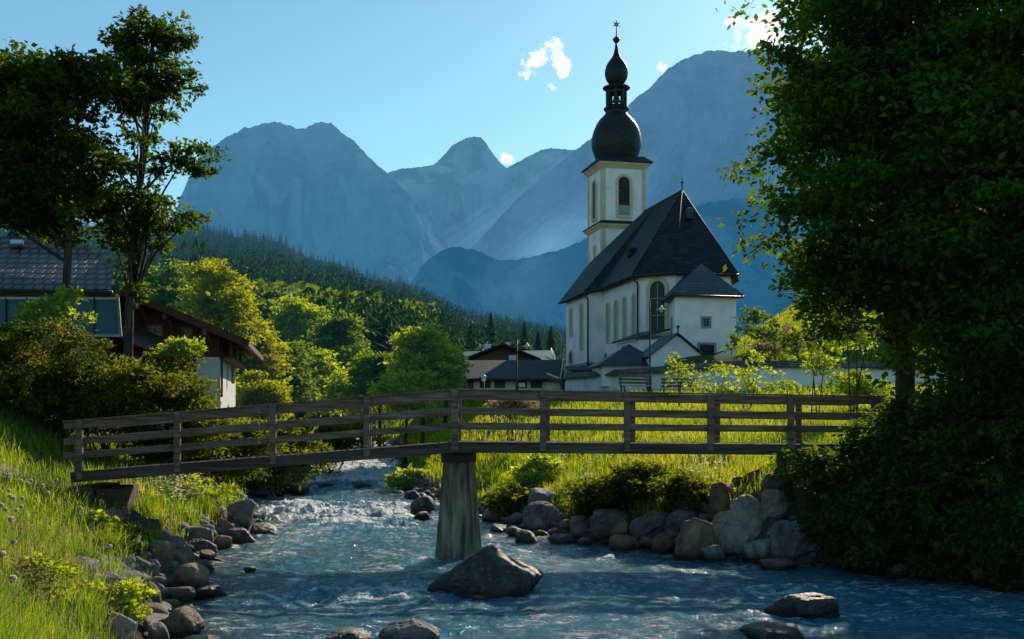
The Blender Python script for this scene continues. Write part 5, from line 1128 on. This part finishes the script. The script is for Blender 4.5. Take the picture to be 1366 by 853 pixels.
# bright broad leaved sprigs above the shrubs
for i, (px, py, D, rx, ry, lm, lb) in enumerate([(55, 420, 33, 20, 22, 'leaf_bright', 'bright young sprig in front of the glass screen, left of the dark trunk'), (85, 405, 33.4, 12, 22, 'leaf_bright', 'bright young sprig climbing the dark maple trunk'), (238, 462, 33, 12, 16, 'leaf_bright', 'bright leafy shoot in front of the brown chalet wall')]):
    q = wp(px, py+60, D); shrub('young_sprig', lb, (q.x, D, Hs(q.x, D)), [pb(px, py, D, rx, ry, .4)], 46, 18, .16, .15, M[lm], 150+i, 'bright sprigs above the shrubs', nlimb=5)
# ---- bright mid distance trees
MT = [('yellow_tree', 297, 345, 500, 54, 72, 'leaf_yellow', 'yellow green airy tree rising behind the brown chalet roof', 2.4), ('yellow_tree', 222, 348, 470, 34, 90, 'leaf_mid', 'smaller green tree between the maple and the yellow tree', 2.0),
      ('leafy_tree', 335, 430, 530, 42, 78, 'leaf_yellow', 'yellow green tree beside the chalet eave', 2.2), ('leafy_tree', 562, 432, 538, 34, 64, 'leaf_bright', 'bright sunlit tree just left of the shingled house', 2.2), ('leafy_tree', 592, 458, 530, 16, 66, 'leaf_bright', 'narrow bright tree touching the shingled house', 1.2),
      ('leafy_tree', 505, 470, 540, 34, 72, 'leaf_mid', 'green tree left of the bright sunlit tree above the stream', 1.8), ('leafy_tree', 450, 420, 520, 34, 105, 'leaf_mid', 'tall green tree in the middle of the valley slope', 2.6), ('leafy_tree', 400, 395, 510, 34, 120, 'leaf_bright', 'light green tree upslope right of the chalet', 3.0),
      ('leafy_tree', 375, 460, 545, 34, 84, 'leaf_mid', 'rounded green tree low behind the bridge rail', 2.0), ('leafy_tree', 425, 470, 545, 32, 92, 'leaf_bright', 'rounded light green tree low behind the bridge rail', 2.2), ('leafy_tree', 350, 490, 560, 26, 62, 'leaf_yellow', 'low yellowish tree right of the white chalet wall', 1.3),
      ('leafy_tree', 470, 505, 555, 30, 80, 'leaf_bright', 'small bright tree behind the kink of the far rail', 1.6), ('leafy_tree', 540, 500, 560, 30, 60, 'leaf_bright', 'low bright bushy tree left of the centre post', 1.4)]
for i, (nm, px, pt, pbm, hw, D, lm, lb, rd) in enumerate(MT):
    r = np.random.default_rng(200+i); bl = []; h = pbm-pt
    for k in range(9):
        f = r.uniform(.1, .8); bl.append(pb(px+r.uniform(-.55, .55)*hw*(1-.35*abs(f-.4)), pt+h*f*.85+h*.06, D+r.uniform(-.5, .5)*rd, hw*r.uniform(.32, .55), h*r.uniform(.12, .19), rd*.7))
    bl.append(pb(px, pt+h*.13, D, hw*.42, h*.13, rd*.5)); bl.append(pb(px, pt+h*.45, D, hw*.75, h*.33, rd*.7))
    q = wp(px, pbm, D); q.z = min(q.z, Hs(q.x, D)+.2); tree(nm, lb, (q.x, D, q.z), (q.x+.2, D, wp(px, pt+8, D).z), .16*D/70, bl, 520, 26, .36*D/70, .23*D/70*1.1, M[lm], 210+i, 'sunlit trees along the valley', nlimb=18, gap=.04, freq=.5, flat=.4)
# ---- saplings and clumps near the churchyard
SP = [(952, 500, 46, 26, 32, 'thin sapling with sparse leaves in front of the right bench', 30), (1000, 498, 44, 13, 20, 'young leafy sapling at the corner of the churchyard wall', 34), (1050, 514, 40, 28, 14, 'light green sapling bush between the wall corner and the big tree', 26), (1088, 460, 38, 20, 34, 'bright leafy young tree under the crown of the big tree', 90), (1140, 432, 34, 38, 24, 'sunlit leafy branches low under the big tree crown', 110), (910, 495, 47, 10, 26, 'very thin sapling between the two benches and the church gable', 14), (1010, 470, 60, 30, 55, 'dark green tree at the right corner of the church', 260)]
for i, (px, py, D, rx, ry, lb, n) in enumerate(SP):
    q = wp(px, py, D); g = Hs(q.x, D); shrub('sapling' if i != 6 else 'garden_tree', lb, (q.x, D, g), [pb(px, py, D, rx, ry, rx/F*D)], n, 16, .22, .15 if D < 50 else .22, M['leaf_bright' if i != 6 else 'leaf_mid'], 240+i, 'young trees near the churchyard', nlimb=3, stemr=.03)
# rough bushes on the slope right of the church
for i, (px, py, D, rx, ry, lm, lb) in enumerate([(1045, 455, 66, 26, 20, 'drygrass', 'dry pinkish brown bush on the slope right of the church'), (1140, 515, 42, 36, 18, 'grass', 'tall bright green grass clump by the churchyard wall'), (683, 540, 44, 26, 9, 'drygrass', 'pale pink flowering bush behind the bridge rail'), (1020, 470, 62, 18, 14, 'drygrass', 'small reddish dry bush beside the stair handrail')]):
    q = wp(px, py, D); shrub('bush', lb, (q.x, D, Hs(q.x, D)), [pb(px, py, D, rx, ry, rx/F*D*.8)], 220, 16, .2, .13, M[lm], 260+i, nlimb=8, stemr=.02)
# weeds on the right bank below the meadow
WD = [(845, 648, 50, 28, 'dark leafy weeds overhanging the right bank rocks', 'leaf_shrub', 26.5, 380), (790, 668, 26, 26, 'green weeds with white flower heads right of the slab', 'leaf_shrub', 27.5, 200), (712, 632, 26, 22, 'broad leaved weed clump at the meadow edge near the pier', 'leaf_bright', 30, 170), (910, 655, 34, 24, 'dark weeds above the layered rock left of the boulder stack', 'leaf_shrub', 26, 220), (545, 640, 26, 14, 'yellow green weeds on the far bank left of the pier', 'leaf_bright', 46, 150), (690, 665, 26, 18, 'weeds hanging over the stones right of the pier', 'leaf_shrub', 29, 140), (1140, 700, 50, 36, 'shaded weeds on the bank under the drooping bush', 'leaf_dark', 22.6, 260), (1230, 735, 60, 22, 'shaded weeds at the waterline under the big trees', 'leaf_dark', 21.4, 260)]
for i, (px, py, rx, ry, lb, lm, D, n) in enumerate(WD):
    q = hit(px, py+ry, 5, 90); D = q.y; q = wp(px, py, D); shrub('weed_clump', lb, (q.x, D, Hs(q.x, D)), [pb(px, py, D, rx, ry, rx/F*D*.7)], n, 18, .14, .12*D/27, M[lm], 280+i, 'weed clumps on the banks', nlimb=8, stemr=.012, cat='weeds')
for i, (px, py, rx, ry, lb, D, n, lm) in enumerate([(160, 720, 24, 20, 'dark green fern like clump in the left bank grass below the abutment', 17, 90, 'leaf_shrub'), (130, 700, 40, 12, 'low leafy weeds beside the brown abutment', 19, 90, 'leaf_bright'), (270, 650, 44, 16, 'leafy weeds on the left bank with white umbels', 30, 150, 'leaf_bright'), (150, 800, 34, 24, 'dense leafy weeds at the grass edge in the lower left', 13.5, 160, 'leaf_bright'), (40, 770, 50, 26, 'low leafy weeds near the camera on the left bank', 8.5, 120, 'leaf_bright')]):
    q = hit(px, py+ry, 5, 90); D = q.y; q = wp(px, py, D); shrub('weed_clump', lb, (q.x, D, Hs(q.x, D)), [pb(px, py, D, rx, ry, rx/F*D*.7)], n, 14, .08, .09 if D > 12 else .055, M[lm], 300+i, 'weed clumps on the banks', nlimb=8, stemr=.008, cat='weeds')
# ---------------------------------------------------------------- forest on the valley side
def conifer_arr(r, n_tier=9, nb=9):
    V = []; Fs = []; b = 0
    for t in range(n_tier):
        f = t/(n_tier-1); z = .10+.88*f; rad = .21*(1-f)**.8+.022
        for k in range(nb):
            a = 2*math.pi*(k/nb)+r.uniform(-.3, .3)+t; L = rad*r.uniform(.75, 1.2); w = L*.42
            d = np.array([math.cos(a), math.sin(a), 0]); s = np.array([-d[1], d[0], 0]); o = np.array([0, 0, z+.05])
            V += [o, o+d*L*.6+s*w*.5-np.array([0, 0, .035]), o+d*L-np.array([0, 0, .075]), o+d*L*.6-s*w*.5-np.array([0, 0, .035])]; Fs.append([b, b+1, b+2, b+3]); b += 4
    return np.array(V), np.array(Fs)
def broad_arr(r, n=230, ls=.13):
    d = unit(r.normal(size=(n, 3))); rad = r.uniform(.55, 1, n)**.5; lump = 1+.22*np.sin(d[:, 0]*5+r.uniform(0, 6))*np.sin(d[:, 2]*6+r.uniform(0, 6))
    P = d*(rad*lump)[:, None]*np.array([.34, .34, .42])+np.array([0, 0, .55])
    return leaves(P, ls, .1, .9, r, out=d)
def scatter_forest():
    r = np.random.default_rng(9); con = [conifer_arr(r) for _ in range(6)]; bro = [broad_arr(r) for _ in range(5)]; bron = [broad_arr(r, 1500, .05) for _ in range(5)]
    acc = {'c': ([], [], 0), 'b': ([], [], 0)}; lists = {'c': [[], [], 0], 'b': [[], [], 0]}
    n = 15000; D = np.exp(r.uniform(math.log(118), math.log(1560), n)); px = r.uniform(-60, 900, n)
    x = (px-HX)/F*D; z = H(x, D); mix = fbm(x/130, D/170, oct=3, s=77)
    near = []
    for i in range(n):
        if D[i] < 200 and (x[i] > XL(D[i])-3 and x[i] < XR(D[i])+4): continue
        if px[i] > 755 and D[i] < 300: continue
        # keep a share per depth so that far belts stay dense without overfilling near ones
        is_b = (mix[i] > .12 and D[i] < 520) or (D[i] < 300 and mix[i] > -.3) or (mix[i] > .42 and D[i] < 1000)
        h = (r.uniform(9, 15) if is_b else (r.uniform(11, 19) if D[i] > 800 else r.uniform(12, 24))); k = 'b' if is_b else 'c'
        ridge = np.interp(px[i], _ex, _ey)-16; gpy = HY-(z[i]-CZ)/D[i]*F
        hm = (gpy-ridge-(14 if D[i] < 400 else 0))/F*D[i]*r.uniform(.55, 1.0) if D[i] < 900 else 99
        if hm < 5: continue
        h = min(h, hm)
        if k == 'c' and h < 9 or (D[i] < 260 and k == 'c' and px[i] < 600 and r.random() < .6): continue
        arr = ((bron if D[i] < 420 else bro) if is_b else con)[r.integers(5)]; a = r.uniform(0, 6.28); ca, sa = math.cos(a), math.sin(a)
        Vv = arr[0]*h*np.array([1.15 if is_b else 1.1, 1.15 if is_b else 1.1, 1]); Vr = np.stack([Vv[:, 0]*ca-Vv[:, 1]*sa, Vv[:, 0]*sa+Vv[:, 1]*ca, Vv[:, 2]], 1)+np.array([x[i], D[i], z[i]-1])
        L = lists[k]; L[0].append(Vr.astype(np.float32)); L[1].append(arr[1]+L[2]); L[2] += len(Vr)
    for k, nm, lm, lb in (('c', 'conifer_forest', 'conifer', 'dark spruce forest covering the whole far valley side'), ('b', 'broadleaf_woods', 'forestleaf', 'lighter green broadleaf woods mixed into the lower valley side')):
        L = lists[k]; o = npmesh(nm, np.vstack(L[0]), np.vstack(L[1]), M[lm]); tag(o, lb, 'forest', kind='stuff')
scatter_forest()
# individual conifers that can be told apart
def conifer_tree(px, pt, pbm, D, label, seed):
    r = np.random.default_rng(seed); q = wp(px, pbm, D); h = (pbm-pt)/F*D; q.z = min(q.z, Hs(q.x, D)); h = (wp(px, pt, D).z-q.z); root = empty('spruce_tree', (q.x, D, q.z)); tag(root, label, 'tree', 'spruces along the valley')
    V, Fa = conifer_arr(r, 22, 15); npmesh('crown', V*h*np.array([1.0, 1.0, 1]), Fa, M['conifer'], root)
    mb = MB(); mb.tube([(0, 0, -1), (0, 0, h*.95)], [h*.016, .02], 6); mb.build('trunk', M['bark'], root)
for i, (px, pt, pbm, D, lb) in enumerate([(735, 437, 500, 150, 'dark spruce nearest the left corner of the church'), (718, 442, 500, 160, 'second dark spruce left of the church'), (700, 430, 500, 170, 'taller spruce above the gabled house roof'), (655, 418, 500, 175, 'tall spruce above the left white chimney'), (628, 432, 500, 160, 'spruce just left of the white chimneys'), (480, 425, 510, 140, 'dark spruce rising behind the green valley trees'), (525, 418, 505, 170, 'slender spruce above the bright sunlit tree'), (590, 415, 500, 190, 'slender spruce on the slope right of the bright sunlit tree'), (20, 285, 480, 110, 'dark spruce partly hidden behind the left maple'), (345, 400, 500, 170, 'spruce behind the yellow green tree at the chalet')]):
    conifer_tree(px, pt, pbm, D, lb, 400+i)
# ---------------------------------------------------------------- grass
def blades(X, Y, hmin, hmax, w, r, lean=.35, zoff=-.03):
    n = len(X); Z = H(X, Y)+zoff; a = r.uniform(0, 2*math.pi, n); h = r.uniform(hmin, hmax, n); le = r.normal(size=n)*lean+.1
    d = np.stack([np.cos(a), np.sin(a), np.zeros(n)], 1); b = r.uniform(0, 2*math.pi, n); s = np.stack([np.cos(b), np.sin(b), np.zeros(n)], 1)*(w*r.uniform(.6, 1.4, n))[:, None]
    P = np.stack([X, Y, Z], 1); up = np.array([0, 0, 1.0]); hh = h[:, None]; L = le[:, None]
    m = P+up*hh*.55+d*hh*L*.3; t = P+up*hh*(1-.25*np.abs(L))+d*hh*L
    V = np.stack([P-s*.5, P+s*.5, m+s*.42, m-s*.42, t+s*.06, t-s*.06], 1).reshape(-1, 3); i = np.arange(n)[:, None]*6
    return V, np.vstack([i+np.array([0, 1, 2, 3]), i+np.array([3, 2, 4, 5])])
def field(name, label, n, ylo, yhi, ulo, uhi, hmin, hmax, w0, m, seed, mask, power=1.0, kind='stuff', lean=.35):
    r = np.random.default_rng(seed); Y = np.exp(r.uniform(math.log(ylo), math.log(yhi), n)); U = r.uniform(ulo, uhi, n); X = U*Y
    k = mask(X, Y); X, Y = X[k], Y[k]
    pat = fbm(X/1.3, Y/1.3, oct=3, s=seed); keep = r.uniform(0, 1, len(X)) < .62+.9*pat; X, Y, pat = X[keep], Y[keep], pat[keep]
    V, Fa = blades(X, Y, hmin, hmax, w0*np.clip(Y/22, .35, 3), r, lean)
    o = npmesh(name, V, Fa, m); tag(o, label, 'grass', kind=kind); return o
def left_mask(X, Y): return (XL(Y)-X) > .55/lerp(2.2, 1.0, np.clip((Y-8)/10, 0, 1))+.25*vnoise(X*1.3, Y*1.3)
field('grass', 'long sunlit grass on the left bank', 200000, 5.2, 60, -.66, .0, .16, .46, .017, M['grass'], 31, left_mask)
field('leafy_weeds', 'low broad leafed herbs filling the left bank grass', 26000, 5.2, 34, -.64, -.1, .08, .26, .05, M['leaf_shrub'], 37, lambda X, Y: left_mask(X, Y) & (fbm(X/.8, Y/.8, oct=3, s=63) > .02), lean=.9)
field('dry_grass', 'reddish dry stalks mixed into the left bank grass', 30000, 5.2, 34, -.64, -.1, .2, .52, .012, M['drygrass'], 33, lambda X, Y: left_mask(X, Y) & (fbm(X/1.1, Y/1.1, oct=2, s=61) > .05), lean=.5)
def right_mask(X, Y):
    yw = np.interp(X, _wx, _wy); return ((X-XR(Y)) > 1.0+.5*vnoise(X*.9, Y*.9)) & ((Y < yw-.3) | (X < 3.4))
field('meadow_grass', 'yellow green sunlit meadow between the stream and the churchyard wall', 230000, 24, 75, -.16, .62, .22, .5, .02, M['meadow'], 32, right_mask)
field('bank_grass', 'shaded grass on the bank under the big trees', 26000, 17.5, 26, .28, .75, .15, .45, .017, M['grass'], 34, lambda X, Y: (X-XR(Y)) > .8)
field('slope_grass', 'rough sunlit grass on the slope right of the church', 50000, 62, 110, .18, .6, .25, .6, .02, M['meadow'], 35, lambda X, Y: (X > 15.5) & (Y > 63))
field('upstream_grass', 'grass on the banks farther upstream', 50000, 55, 120, -.40, -.04, .25, .6, .02, M['grass'], 36, lambda X, Y: ((XL(Y)-X) > .8) | ((X-XR(Y)) > .8))
# tufts of long grass as single plants
def tuft(px, py, n, h, label, m=M['grass'], w=.014, lean=.55):
    r = np.random.default_rng(int(px*7+py)); q = hit(px, py); X = q.x+r.normal(size=n)*h*.22; Y = q.y+r.normal(size=n)*h*.22
    V, Fa = blades(X, Y, h*.6, h*1.1, w, r, lean); o = npmesh('grass_tuft', V-np.array([q.x, q.y, q.z]), Fa, m); o.location = q; tag(o, label, 'grass tuft', 'long grass tufts on the banks')
for px, py, n, h, lb in [(150, 745, 420, .62, 'big dark green tuft of arching grass in the middle of the left bank'), (165, 800, 300, .5, 'grass tuft overhanging the mossy orange rock'), (112, 760, 260, .5, 'grass tuft left of the big arching tuft'), (250, 700, 260, .6, 'grass tuft above the long smooth grey rock'), (280, 690, 240, .6, 'yellowish grass tuft beside the white umbels'), (150, 610, 240, .6, 'grass tuft behind the low end of the railing'), (120, 830, 260, .42, 'grass tuft at the bottom left above the pale rock'), (200, 690, 220, .5, 'short tuft between the two small dark rocks of the left bank'), (760, 660, 260, .7, 'long grass tuft hanging above the upright grey rock'), (680, 650, 240, .7, 'yellow grass tuft close to the right side of the pier'), (925, 650, 240, .7, 'tall grass tuft left of the pinkish boulder')]: tuft(px, py, n, h, lb)
# ---------------------------------------------------------------- flowers
_fl = np.random.default_rng(71)
def fluff_mesh():
    d = unit(_fl.normal(size=(120, 3))); s = unit(np.cross(d, _fl.normal(size=(120, 3)))); q = np.cross(d, s)
    V = np.concatenate([np.stack([d*.25, d+s*.28, d*1.08, d-s*.28], 1).reshape(-1, 3), np.stack([d*.25, d+q*.28, d*1.08, d-q*.28], 1).reshape(-1, 3)]); return V, np.arange(960).reshape(-1, 4)
fv, ff = fluff_mesh()
me_head = None; me_stem = None
def dandelion(px, py, D, rad, label=None):
    global me_head, me_stem
    D_ = np.linspace(4.5, 24, 700); x_ = (px-HX)/F*D_; z_ = CZ+(HY-py)/F*D_; k_ = np.nonzero(z_ <= H(x_, D_)+.40)[0]; D = float(D_[k_[0]]) if len(k_) else D; rad = rad*1.45
    q = wp(px, py, D); g = Hs(q.x, D); h = max(q.z-g, .12); root = empty('dandelion', (q.x, D, g)); tag(root, label or 'white round dandelion seed head on a thin stem in the left bank grass', 'dandelion', 'dandelion clocks on the left bank')
    if me_head is None:
        hd = npmesh('seed_head', fv, ff, M['fluff'], root); me_head = hd.data
        mb = MB(); mb.tube([(0, 0, -.05), (.008, 0, .5), (0, 0, 1)], [.0035, .003, .0028], 5); st = mb.build('stem', M['stemgreen'], root); me_stem = st.data
    else:
        hd = link('seed_head', me_head, None, root); st = link('stem', me_stem, None, root)
    hd.scale = (rad,)*3; hd.location = (0, 0, h); st.scale = (1, 1, h)
DN = [(3, 740, 6.5, .026, 'largest dandelion clock, at the left picture edge'), (17, 772, 6.6, .024, 'dandelion clock with a dark core low on the left bank'), (18, 723, 7.5, .022), (15, 693, 9, .025), (22, 681, 9.5, .02), (29, 676, 10, .02), (18, 665, 11, .026), (30, 665, 11, .024), (14, 662, 11.5, .024), (12, 655, 12, .022), (28, 642, 13.5, .024), (37, 645, 13.5, .022), (42, 641, 14, .02), (57, 648, 14, .024), (64, 658, 13, .025), (2, 674, 10, .022), (8, 680, 10, .018), (107, 678, 13, .024), (134, 669, 15, .024), (121, 684, 12.8, .028), (147, 729, 11.5, .02), (132, 732, 11, .016), (13, 662, 12, .02), (30, 618, 17, .02), (75, 640, 15, .02), (48, 665, 12, .02)]
for t in DN: dandelion(*t)
# small white daisies, clover and umbels on the meadow (far too many to count singly)
def flower_stuff(name, label, pts, rad, m, hlo, hhi, seed, petals=6, flat=1.0):
    r = np.random.default_rng(seed); V = []; Fs = []; b = 0
    for x, y in pts:
        z = Hs(x, y)+r.uniform(hlo, hhi); s = rad*r.uniform(.7, 1.4); c = np.array([x, y, z])
        for k in range(petals):
            a = 2*math.pi*k/petals+r.uniform(0, .3); d = np.array([math.cos(a), math.sin(a), r.uniform(.0, .7)]); q = np.array([-d[1], d[0], 0])
            V += [c, c+d*s*.6+q*s*.3, c+d*s, c+d*s*.6-q*s*.3]; Fs.append([b, b+1, b+2, b+3]); b += 4
    o = npmesh(name, np.array(V), np.array(Fs), m); tag(o, label, 'flowers', kind='stuff'); return o
r = np.random.default_rng(81)
def cloud_px(cx, cy, sx, sy, n):
    out = []
    for _ in range(n):
        q = hit(cx+r.normal()*sx, cy+r.normal()*sy); out.append((q.x, q.y))
    return out
flower_stuff('white_flowers', 'small white flowers dotted through the meadow and above the right bank rocks', cloud_px(780, 665, 16, 12, 110)+cloud_px(940, 652, 22, 10, 110)+cloud_px(900, 628, 70, 12, 120)+cloud_px(800, 600, 120, 22, 160), .05, M['petal'], .3, .6, 82)
flower_stuff('white_umbels', 'creamy white umbels on the weeds of the left bank', cloud_px(262, 652, 26, 10, 260)+cloud_px(240, 672, 22, 10, 120), .05, M['petal'], .25, .55, 83, 7)
flower_stuff('seed_heads', 'pinkish brown clover and plantain heads on the lower left bank', [(a, b) for a, b in cloud_px(70, 800, 60, 40, 900)+cloud_px(60, 730, 50, 30, 300) if XL(b)-a > .3], .02, M['pinkflower'], .36, .56, 84, 8)
flower_stuff('yellow_flowers', 'tiny yellow flowers in the left bank grass', cloud_px(40, 790, 40, 36, 60)+cloud_px(800, 640, 120, 20, 60), .014, mat('yellow_petals', [(.7, .45, .02), (.8, .6, .05)], rough=.7), .15, .4, 85)
# ---------------------------------------------------------------- camera, light, sky
cam = bpy.data.cameras.new('camera'); co = bpy.data.objects.new('camera', cam); COL.objects.link(co)
co.location = (0, 0, CZ); co.rotation_euler = (R(90), 0, 0)
cam.sensor_width = 36; cam.lens = F/1366*36; cam.shift_y = (HY-426.5)/1366; cam.clip_end = 30000; cam.clip_start = .1
scene.camera = co
SAZ, SEL = R(22), R(28)
sd = Vector((math.sin(SAZ)*math.cos(SEL), math.cos(SAZ)*math.cos(SEL), math.sin(SEL)))
sl = bpy.data.lights.new('sun', 'SUN'); sl.energy = 5.0; sl.angle = R(.5); sl.color = (1, .87, .66)
so = bpy.data.objects.new('sun', sl); COL.objects.link(so); so.rotation_euler = sd.to_track_quat('Z', 'Y').to_euler(); so.location = (20, 60, 60)
w = bpy.data.worlds.new('World'); scene.world = w; w.use_nodes = True; nt = w.node_tree; N, K = nt.nodes, nt.links
bg = N['Background']; sky = N.new('ShaderNodeTexSky'); sky.sky_type = 'NISHITA'; sky.sun_disc = False
sky.sun_elevation = SEL; sky.sun_rotation = SAZ; sky.altitude = 800; sky.air_density = 1.0; sky.dust_density = .4; sky.ozone_density = 2.5
bg.inputs['Strength'].default_value = .15
tint = N.new('ShaderNodeMixRGB'); tint.blend_type = 'MULTIPLY'; tint.inputs[0].default_value = 1; tint.inputs[2].default_value = (.74, 1.03, .89, 1)
K.new(sky.outputs[0], tint.inputs[1])
# small fair-weather clouds low over the ridges
tc = N.new('ShaderNodeTexCoord'); nz = N.new('ShaderNodeTexNoise'); nz.inputs['Scale'].default_value = 48; nz.inputs['Detail'].default_value = 7; nz.inputs['Roughness'].default_value = .62
K.new(tc.outputs['Generated'], nz.inputs['Vector'])
total = None
for px, py, r, s in [(722, 79, 33, 1.0), (747, 97, 9, .7), (683, 102, 12, .55), (729, 119, 14, .5), (1008, 54, 42, 1.35), (1048, 12, 34, 1.2), (888, 91, 11, .9), (674, 216, 14, 1.0), (1030, 30, 30, 1.0), (672, 120, 10, .35)]:
    d = Vector(((px-HX)/F, 1, (HY-py)/F)).normalized()
    sb = N.new('ShaderNodeVectorMath'); sb.operation = 'SUBTRACT'; sb.inputs[1].default_value = d; K.new(tc.outputs['Generated'], sb.inputs[0])
    sc = N.new('ShaderNodeVectorMath'); sc.operation = 'MULTIPLY'; sc.inputs[1].default_value = (1, 1, 1.45); K.new(sb.outputs[0], sc.inputs[0])
    ln = N.new('ShaderNodeVectorMath'); ln.operation = 'LENGTH'; K.new(sc.outputs[0], ln.inputs[0])
    mr = N.new('ShaderNodeMapRange'); mr.inputs['From Min'].default_value = 0; mr.inputs['From Max'].default_value = r*1.25/F; mr.inputs['To Min'].default_value = s; mr.inputs['To Max'].default_value = 0
    K.new(ln.outputs['Value'], mr.inputs[0])
    if total is None: total = mr.outputs[0]
    else:
        mxn = N.new('ShaderNodeMath'); mxn.operation = 'MAXIMUM'; K.new(total, mxn.inputs[0]); K.new(mr.outputs[0], mxn.inputs[1]); total = mxn.outputs[0]
n5 = N.new('ShaderNodeMath'); n5.operation = 'MULTIPLY_ADD'; n5.inputs[1].default_value = 5.2; n5.inputs[2].default_value = -2.85; K.new(nz.outputs['Fac'], n5.inputs[0])
ad = N.new('ShaderNodeMath'); ad.operation = 'ADD'; K.new(total, ad.inputs[0]); K.new(n5.outputs[0], ad.inputs[1])
cl = N.new('ShaderNodeMapRange'); cl.inputs['From Min'].default_value = .12; cl.inputs['From Max'].default_value = .6; K.new(ad.outputs[0], cl.inputs[0])
ml = N.new('ShaderNodeMath'); ml.operation = 'MULTIPLY'; K.new(cl.outputs[0], ml.inputs[0])
gt = N.new('ShaderNodeMath'); gt.operation = 'GREATER_THAN'; gt.inputs[1].default_value = .001; K.new(total, gt.inputs[0]); K.new(gt.outputs[0], ml.inputs[1])
cm = N.new('ShaderNodeMixRGB'); K.new(ml.outputs[0], cm.inputs[0]); K.new(tint.outputs[0], cm.inputs[1]); cm.inputs[2].default_value = (8.6, 8.5, 8.4, 1)
K.new(cm.outputs[0], bg.inputs['Color'])
# sunbeams: lit haze standing in the air behind the church, parallel to the sun's direction
def shaft(p0, length, w0, w1, e):
    m = bpy.data.materials.new('lit_haze'); m.use_nodes = True; nt = m.node_tree; nt.nodes.clear()
    o_ = nt.nodes.new('ShaderNodeOutputMaterial'); em = nt.nodes.new('ShaderNodeEmission'); em.inputs['Color'].default_value = (.38, .74, 1, 1); em.inputs['Strength'].default_value = e/w0
    nt.links.new(em.outputs[0], o_.inputs['Volume'])
    d = -sd; s_ = d.cross(Vector((0, 0, 1))).normalized(); u_ = s_.cross(d).normalized(); n = 10; vs = []
    for t, w_ in ((0, w0), (length, w1)):
        vs += [p0+d*t+s_*math.cos(2*math.pi*k/n)*w_*.5*1.6+u_*math.sin(2*math.pi*k/n)*w_*.5 for k in range(n)]
    mb = MB(); mb.add(vs, [tuple(range(n))[::-1], tuple(range(n, 2*n))]+[(k, (k+1) % n, n+(k+1) % n, n+k) for k in range(n)])
    return mb.build('sunlit_haze', m)
beams = empty('sunlit_haze', wp(790, 300, 3600)); tag(beams, 'pale sunbeams slanting through the blue haze in front of the mountains', 'haze', kind='stuff')
for px, py, D_, L_, w0, w1, e in [(790, 235, 4000, 1250, 210, 380, .0024), (860, 225, 4000, 1300, 150, 280, .0028), (760, 310, 3400, 900, 120, 200, .002)]:
    for q_ in (1.0, .86, .72, .58, .44, .3):
        o = shaft(wp(px, py, D_), L_, w0*q_, w1*q_, e*q_*.6); o.name = 'sunbeam'; o.parent = beams; o.location = -Vector(beams.location)
scene.view_settings.view_transform = 'Standard'; scene.view_settings.look = 'None'; scene.view_settings.exposure = 0; scene.view_settings.gamma = 1
scene.cycles.max_bounces = 6; scene.cycles.diffuse_bounces = 2; scene.cycles.glossy_bounces = 2; scene.cycles.transmission_bounces = 3; scene.cycles.transparent_max_bounces = 12
scene.cycles.sample_clamp_indirect = 3; scene.cycles.caustics_reflective = False; scene.cycles.caustics_refractive = False
scene.cycles.use_denoising = True
